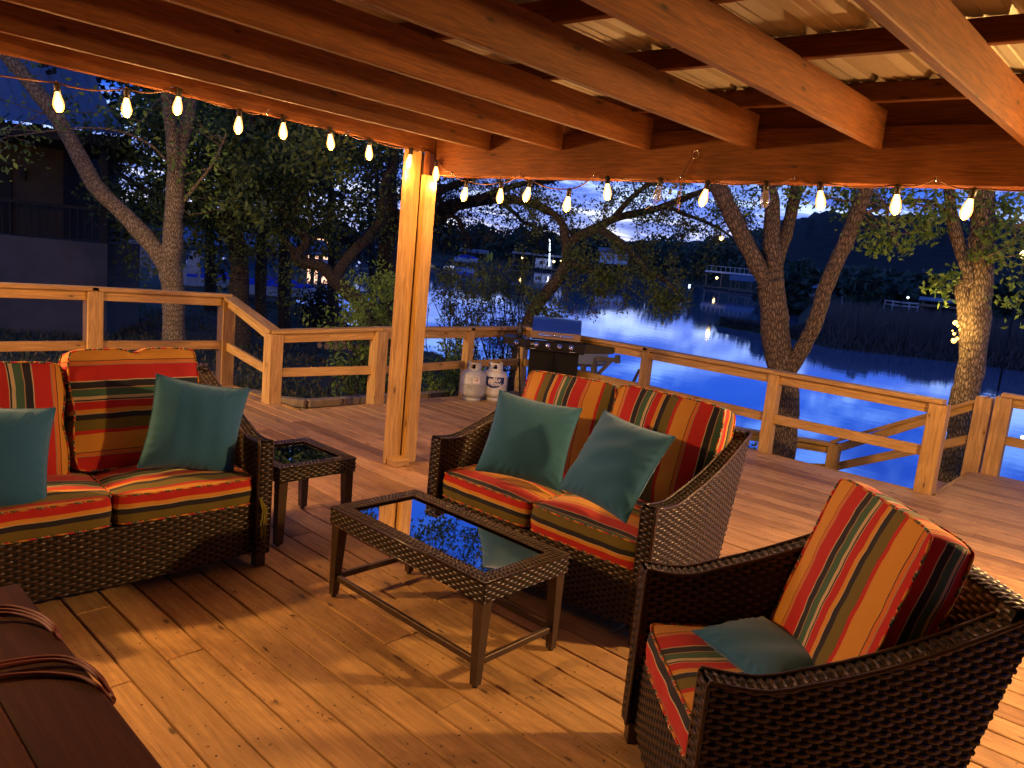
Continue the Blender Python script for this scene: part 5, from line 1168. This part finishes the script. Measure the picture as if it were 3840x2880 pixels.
for i in range(len(prf) - 1):
    for q in range(26):
        a0_ = -.35 + q * .21; a1_ = a0_ + .20; sh = lambda b_: max(0, b_) * .42
        mb.quad([tuple(v * (a0_ + sh(prf[i][0])) + w * prf[i][0] + Vector((0, 0, prf[i][1]))), tuple(v * (a1_ + sh(prf[i][0])) + w * prf[i][0] + Vector((0, 0, prf[i][1]))), tuple(v * (a1_ + sh(prf[i + 1][0])) + w * prf[i + 1][0] + Vector((0, 0, prf[i + 1][1]))), tuple(v * (a0_ + sh(prf[i + 1][0])) + w * prf[i + 1][0] + Vector((0, 0, prf[i + 1][1])))], [(0, 0)] * 4)
        mb.tube([tuple(v * (a1_ + .005 + sh(prf[i][0])) + w * prf[i][0] + Vector((0, 0, prf[i][1] + .01))), tuple(v * (a1_ + .005 + sh(prf[i + 1][0])) + w * prf[i + 1][0] + Vector((0, 0, prf[i + 1][1] + .01)))], .012, n=5)
mb.build('roof', M['roof_blue'], hs)
# ------------------------------------------------------------------ generic boxes that face the camera
def face(px, D):
    d = np.array(ray(px, 1100)[:2]); d /= np.linalg.norm(d); p = d * D; return frame((p[0], p[1], 0), d[1], -d[0])
def up_at(px, py, D): return float(atd(px, py, D)[2])
def bx_(mb, x0, x1, y0, y1, z0, z1): mb.box(x0, x1, y0, y1, z0, z1)
def xs(px, c, D): return (px - c) / F * D
def boathouse(label, c, D, x0, x1, ytop, yeave, ybase, n_post=4, walls=None, roofm='roof_blue', pitch=True, name='boathouse', cat='boathouse', group='boathouses across the lake', boat=None, lower=True):
    T = face(c, D); zt, ze, zb = up_at(c, ytop, D), up_at(c, yeave, D), up_at(c, ybase, D); a, b_ = xs(x0, c, D), xs(x1, c, D); dp = (b_ - a) * .7
    root = empty(name, mat=T @ Matrix.Translation((0, 0, zb))); tag(root, label, cat, group); zt -= zb; ze -= zb
    r_ = MB(); ov = .3
    if pitch:
        for s0, s1, yy in ((0, 1, 0), (1, 0, 1)):
            y0, y1 = (-ov, dp / 2) if not yy else (dp + ov, dp / 2)
            r_.quad([(a - ov, y0, ze), (b_ + ov, y0, ze), (b_ + ov, y1, zt), (a - ov, y1, zt)], [(0, 0)] * 4); r_.quad([(a - ov, y0, ze - .08), (b_ + ov, y0, ze - .08), (b_ + ov, y1, zt - .08), (a - ov, y1, zt - .08)][::-1], [(0, 0)] * 4)
    else: bx_(r_, a - ov, b_ + ov, -ov, dp, ze, zt)
    r_.build('roof', M[roofm], root)
    for i in range(n_post):
        for y in (0, dp - .2):
            p = MB(); x = a + (b_ - a - .2) * i / (n_post - 1); p.box(x, x + .18, y, y + .18, -.9, ze - .02); p.build('post', M['weathered'], root)
    dk = MB(); bx_(dk, a - .3, b_ + .3, -.4, dp, -.1, .12); dk.build('dock', M['weathered'], root)
    if walls:
        for (wx0, wx1, wz0, wz1) in walls:
            w_ = MB(); bx_(w_, a + (b_ - a) * wx0, a + (b_ - a) * wx1, .1, dp - .1, ze * wz0 + .02, ze * wz1 - .02); wo_ = w_.build('wall', M['pale_paint'], root)
            for q in (.25, .65): u = MB(); x = a + (b_ - a) * (wx0 + (wx1 - wx0) * q); u.box(x, x + .7, .04, .1, ze * (wz0 + (wz1 - wz0) * .35), ze * (wz0 + (wz1 - wz0) * .75)); u.build('window', M['glass_dark'], wo_)
    return root, T, zb, a, b_, dp
def lamp(label, px, py, D, r_, mat='lamp_warm', pole=True, group='lamps on the far shore'):
    p = atd(px, py, D); root = empty('dock_lamp', p); tag(root, label, 'lamp', group); g_ = MB(); g_.lathe([(0, -r_), (r_ * .75, -r_ * .6), (r_, 0), (r_ * .75, r_ * .6), (0, r_)], n=12); g_.build('lamp_globe', M[mat], root)
    if pole: q = MB(); zb = float(max(gz(p[0], p[1]), zw(p[0], p[1]))) - p[2] - .3; q.tube([(0, 0, zb), (0, 0, -r_)], .05, n=6); q.build('pole', M['dark_trim'], root)
def hull(name, label, px, py, D, L, mat, cat='boat', h=.6, rot=0.0, cover=None):
    p = atd(px, py, D); T = face(px, D) @ Matrix.Translation((0, 0, p[2])) @ Matrix.Rotation(rot, 4, 'Z'); root = empty(name, mat=T); tag(root, label, cat); mb = MB(); n = 12; rings = []
    for i in range(n + 1):
        f = i / n; wd_ = L * .15 * (math.sin(math.pi * min(1, f * .55 + .25)) if f < .6 else math.sin(math.pi * .58) * (1 - ((f - .6) / .4) ** 2)) ; x = -L / 2 + L * f; kz = h * (.25 * max(0, f - .6) ** 2 * 6)
        rings.append([(x, -wd_, h + kz * .4), (x, -wd_ * .7, h * .25 + kz * .3), (x, 0, 0 + kz), (x, wd_ * .7, h * .25 + kz * .3), (x, wd_, h + kz * .4)])
    for i in range(n):
        for j in range(4): mb.quad([rings[i][j], rings[i + 1][j], rings[i + 1][j + 1], rings[i][j + 1]], [(0, 0)] * 4, sm=True)
    mb.quad(rings[0], [(0, 0)] * 5); mb.build('hull', M[mat], root)
    d_ = MB()
    for i in range(n): d_.quad([rings[i][0], rings[i][4], rings[i + 1][4], rings[i + 1][0]], [(0, 0)] * 4)
    if cover:
        for i in range(n): 
            a, b2 = Vector(rings[i][0]), Vector(rings[i][4]); c, e = Vector(rings[i + 1][0]), Vector(rings[i + 1][4]); z1 = h * .7 * math.sin(math.pi * (i + .0) / n) ; z2 = h * .7 * math.sin(math.pi * (i + 1) / n); m0, m1 = (a + b2) / 2 + Vector((0, 0, z1)), (c + e) / 2 + Vector((0, 0, z2))
            d_.quad([tuple(a), tuple(c), tuple(m1), tuple(m0)], [(0, 0)] * 4, sm=True); d_.quad([tuple(m0), tuple(m1), tuple(e), tuple(b2)], [(0, 0)] * 4, sm=True)
    d_.build('cover' if cover else 'deck', M[cover or 'pale_paint'], root); return root
boathouse('long low boat shelter across the lake with two warm lamps under its flat pale roof', 2005, 172, 1912, 2098, 950, 957, 1004, n_post=6, pitch=False, walls=[(.45, .8, .05, .8)])
boathouse('small pale roofed shelter farthest left across the lake, right of the post', 1764, 160, 1716, 1814, 932, 946, 990, n_post=3, pitch=True)
boathouse('two storey pale boathouse across the lake with dark lower floor', 2282, 150, 2232, 2340, 928, 945, 1042, n_post=3, walls=[(.0, 1, .55, 1.0)])
boathouse('low dark boathouse with a pale pitched roof beside the railed upper deck', 2785, 150, 2738, 2830, 1030, 1054, 1092, n_post=4)
r0_ = boathouse('flat topped dock shelter with a railed upper deck across the lake', 2725, 165, 2645, 2806, 1020, 1026, 1080, n_post=4, pitch=False, roofm='pale_paint')
mb = MB(); 
for q in range(11): x = r0_[3] + (r0_[4] - r0_[3]) * q / 10; mb.box(x, x + .08, 0, .08, 0, 1.0)
mb.box(r0_[3], r0_[4], 0, .08, 1.0, 1.08); ro = mb.build('deck_rail', M['pale_paint'], r0_[0]); ro.location = (0, 0, up_at(2725, 1020, 165) - r0_[2])
boathouse('small pale boat shelter seen between the limbs of the four-limbed tree', 3030, 95, 2975, 3100, 1062, 1078, 1125, n_post=3)
boathouse('pale low roof just left of the thick right-hand tree', 3530, 80, 3480, 3590, 1118, 1132, 1150, n_post=3)
r1_ = boathouse('long covered boat dock with a blue metal roof behind the left trees', 935, 36, 690, 1180, 872, 930, 1075, n_post=6, group='boathouses across the lake', name='covered_dock', cat='covered dock')
hull('covered_boat', 'boat under a bright blue tarp beneath the covered dock', 1030, 1120, 34, 3.6, 'pale_paint', h=.55, cover='tarp_blue', rot=.0)
hull('covered_boat', 'darker blue tarped boat at the left end of the covered dock', 780, 1085, 34, 3.2, 'pale_paint', h=.5, cover='tarp_blue', rot=.2)
hull('rowboat', 'small white boat on the water behind the twisted oak', 1232, 995, 75, 3.0, 'pale_paint', h=.5)
hull('rowboat', 'small blue covered boat below the farthest left shelter across the lake', 1738, 985, 158, 5.0, 'pale_paint', h=1.0, cover='tarp_blue')
hull('rowboat', 'small white boat moored by the shelter between the tree limbs', 3040, 1118, 92, 3.4, 'pale_paint', h=.6)
for i, (x, y) in enumerate(((1818, 965), (1830, 962))): 
    T = face(x, 150); p = atd(x, y, 150); root = empty('kayak', mat=T @ Matrix.Translation((0, 0, p[2]))); tag(root, ['yellow kayak stood upright, the left one of the pair across the lake', 'yellow kayak stood upright, the right one of the pair across the lake'][i], 'kayak', 'yellow kayaks across the lake'); mb = MB(); mb.lathe([(0, -1.1), (.25, -.6), (.32, 0), (.25, .6), (0, 1.1)], n=10); mb.build('hull', M['tarp_yellow'], root)
mb = MB(); pA, pB = atd(2062, 900, 170), atd(2060, 1000, 170); mb.tube([tuple(pB), tuple(pA)], .12, n=6); mb.lathe([(0, 0), (.25, .1), (0, .3)], c=pA, n=8); tag(mb.build('flagpole', M['lamp_white']), 'tall white pole given its own glow, beside the low shelter across the lake', 'pole')  # plain pole, no lamp: its brightness is put in as emission
lamp('warm lamp at the left end of the low shelter across the lake', 1959, 968, 169, .30); lamp('warm lamp at the right end of the low shelter across the lake', 2077, 981, 169, .28); lamp('tiny warm lamp just right of the low shelter across the lake', 2103, 978, 169, .14)
lamp('bright yellow street lamp above the woods, left of the four-limbed tree', 2705, 893, 190, .55); lamp('orange lamp on the railed dock shelter', 2688, 1042, 163, .28); lamp('cold white lamp low on the far dock, left of the railed shelter', 2586, 1070, 165, .22, 'lamp_white')
lamp('small pair of lamps at the water under the railed shelter', 2672, 1090, 160, .16); lamp('white lamp just right of the four-limbed tree trunk', 2971, 1106, 95, .10, 'lamp_white'); lamp('small white lamp near the left edge of the shelter between tree limbs', 2942, 1103, 95, .08, 'lamp_white')
lamp('small white lamp on the reedy bank, centre right', 3405, 1116, 85, .13, 'lamp_white'); lamp('tiny orange lamp above the shelter between the tree limbs', 3007, 1041, 110, .09); lamp('blurred yellow lamp at the extreme right edge', 3845, 955, 40, .22)
lamp('white lamp on the right bank below the railing, at the photo edge', 3835, 1640, 13, .03, 'lamp_white', pole=False)
# lit building seen through the left trees
T = face(1195, 110); zb = up_at(1195, 965, 110); lb = empty('lit_building', mat=T @ Matrix.Translation((0, 0, zb))); tag(lb, 'low building with a glowing pink orange wall seen through the oak branches', 'building')
w_ = MB(); w_.box(-1.7, 1.6, 0, 4, -.2, 2.6); w_.build('wall', M['wall_glow'], lb); w_ = MB(); w_.box(-2.1, 2.0, -.4, 4.4, 2.6, 2.9); w_.build('roof', M['dark_trim'], lb)  # the whole wall emits; its lit look is put in as glow
# far pale strips: dock walkways and fences
def fence(label, pts, D0, D1, h=1.1, name='white_fence', cat='fence', group='pale fences on the far bank'):
    P = [atd(x, y, D0 + (D1 - D0) * i / (len(pts) - 1)) for i, (x, y) in enumerate(pts)]; root = empty(name, P[0]); tag(root, label, cat, group); o_ = Vector(P[0])
    for a, b_ in zip(P, P[1:]):
        for dz in (0, -.35):
            m_ = MB(); m_.beam(Vector(a) - o_ + Vector((0, 0, dz)), Vector(b_) - o_ + Vector((0, 0, dz)), .06, .14); m_.build('rail', M['pale_paint'], root)
        L_ = (Vector(b_) - Vector(a)).length; k_ = max(2, int(L_ / 2.2))
        for i in range(k_ + 1): c = Vector(a).lerp(Vector(b_), i / k_) - o_; m_ = MB(); m_.box(c.x - .06, c.x + .06, c.y - .06, c.y + .06, c.z - h, c.z + .1); m_.build('post', M['pale_paint'], root)
fence('short white fence left of the shelter between the tree limbs', [(2970, 1078), (3005, 1086)], 100, 100); fence('white fence starting right of the four-limbed tree', [(3162, 1104), (3235, 1117)], 90, 88); fence('faint long white fence crossing the reedy bank', [(3320, 1126), (3380, 1134), (3445, 1139)], 86, 84)
for (x0, x1, y0, D_, lab) in ((1830, 1990, 1004, 168, 'long dark floating dock left of the low shelter'), (2340, 2660, 1066, 165, 'long pale dock edge running toward the railed shelter'), (1440, 1640, 1000, 110, 'pale dock seen through the post gap at left')):
    a, b_ = Vector(atd(x0, y0, D_)), Vector(atd(x1, y0 + (x1 - x0) * .085, D_)); mb = MB(); mb.beam(a, b_, 1.6, .25); tag(mb.build('dock', M['weathered']), lab, 'dock', 'docks along the far shore')
# bridge-like dock with posts, left of the post
T = face(1390, 70); zb = up_at(1390, 1010, 70); dk = empty('pier', mat=T @ Matrix.Translation((0, 0, zb))); tag(dk, 'dark railed pier on the water left of the paired post', 'pier'); 
w_ = MB(); w_.box(-3.5, 3, 0, 2, -.1, .1); w_.build('deck', M['weathered'], dk); w_ = MB(); w_.box(-3.5, 3, 0, 2.4, 2.0, 2.15); w_.build('roof', M['roof_blue'], dk)
for i in range(9): w_ = MB(); w_.box(-3.4 + i * .78, -3.3 + i * .78, 0, .1, -.9, 2.0); w_.build('post', M['dark_trim'], dk)
# adirondack chairs, log pile, stone edging, canoe rack
def yard_chair(label, px, py, D, rot):
    p = atd(px, py, D); T = face(px, D) @ Matrix.Translation((0, 0, p[2])) @ Matrix.Rotation(rot, 4, 'Z'); root = empty('yard_chair', mat=T); tag(root, label, 'chair', 'white slatted chairs in the yard')
    for i in range(5): m_ = MB(); m_.obox((-.2 + i * .1, .28, .62), (0, .09, .34), (.042, 0, 0), (0, .01, -.003)); m_.build('back_slat', M['pale_paint'], root)
    m_ = MB(); m_.box(-.28, .28, -.25, .2, .30, .33); m_.build('seat', M['pale_paint'], root)
    for s in (-1, 1):
        m_ = MB(); m_.box(s * .31 - .05, s * .31 + .05, -.3, .3, .52, .545); m_.build('armrest', M['pale_paint'], root)
        for y in (-.26, .24): m_ = MB(); m_.box(s * .30 - .03, s * .30 + .03, y - .03, y + .03, 0, .52); m_.build('leg', M['pale_paint'], root)
yard_chair('white slatted chair left of the forked tree trunk', 541, 1043, 22, .5); yard_chair('white slatted chair just right of the forked tree trunk', 692, 1062, 24, -.9)
lp = empty('log_pile', (*onz(1275, 1310, -.5)[:2], -.5)); tag(lp, 'pile of cut logs stacked on the bank behind the railing', 'logs'); 
for i in range(11):
    r = rnd.uniform(.05, .085); c = Vector((0, 0, 0)); dd = Vector((*ray(1275, 1300)[:2], 0)).normalized(); sd = Vector((-dd.y, dd.x, 0)) * -1; p = sd * (-.42 + (i % 6) * .16 + rnd.uniform(-.02, .02)) + Vector((0, 0, .08 + (i // 6) * .14)); m_ = MB(); m_.tube([p - dd * .25, p + dd * .3], r, n=14); m_.build('log', simple('log_end', (.30, .18, .11), .8, noise=.2, nscale=30) if 'log_end' not in M else M['log_end'], lp)
se = empty('stone_edging', (*onz(1250, 1500, -.10)[:2], -.3)); tag(se, 'low curved row of stone blocks edging the yard just beyond the deck', 'stone edging'); so_ = Vector(se.location); pts = [onz(x, y, -.06) for x, y in ((900, 1452), (1050, 1487), (1150, 1497), (1280, 1489), (1400, 1480), (1500, 1474), (1600, 1470), (1700, 1462), (1790, 1450))]
for a, b_ in zip(pts, pts[1:]):
    a, b_ = Vector(a), Vector(b_); L_ = (b_ - a).length; k_ = max(1, int(L_ / .22))
    for lv in range(2):
        for i in range(k_):
            f0, f1 = (i + .5 * lv * .0) / k_, (i + 1) / k_; p, q = a.lerp(b_, f0), a.lerp(b_, f1); m_ = MB(); e = (q - p).normalized() * .006; m_.beam(p + e - so_ + Vector((0, 0, -.045 - .092 * lv)), q - e - so_ + Vector((0, 0, -.045 - .092 * lv)), .12, .084)
            m_.build('stone', M['brick_edge'], se, bevel=.008)
D = 12.2; ck = empty('canoe_rack', atd(2240, 1440, D)); tag(ck, 'weathered timber bracket on the bank carrying the grey canoe, right of the grill', 'canoe rack'); co = Vector(ck.location)
for pts, w_ in ((((2222, 1342), (2322, 1352)), .06), (((2316, 1332), (2316, 1362)), .06), (((2228, 1340), (2226, 1470)), .07), (((2228, 1418), (2292, 1352)), .05), (((2188, 1366), (2186, 1470)), .06), (((2150, 1392), (2235, 1404)), .06)):
    m_ = MB(); P = [Vector(atd(x, y, D)) - co for x, y in pts]; m_.beam(P[0], P[1], w_, w_ + .01, up=(0, 0, 1) if abs(P[0].x - P[1].x) + abs(P[0].y - P[1].y) > .1 else (1, 0, 0)); m_.build('timber', M['weathered'], ck)
cn = hull('canoe', 'grey canoe resting on the timber bracket behind the right shelf of the grill', 2180, 1376, 12.2, 1.15, 'canoe_grey', cat='canoe', h=.24, rot=.25)
m_ = MB(); m_.tube([tuple(atd(2350, 1490, 13)), tuple(atd(2372, 1440, 13)), tuple(atd(2398, 1385, 13))], [.03, .03, .025], n=8); tag(m_.build('dock_pole', M['weathered']), 'leaning wooden pole in the water right of the canoe', 'pole')
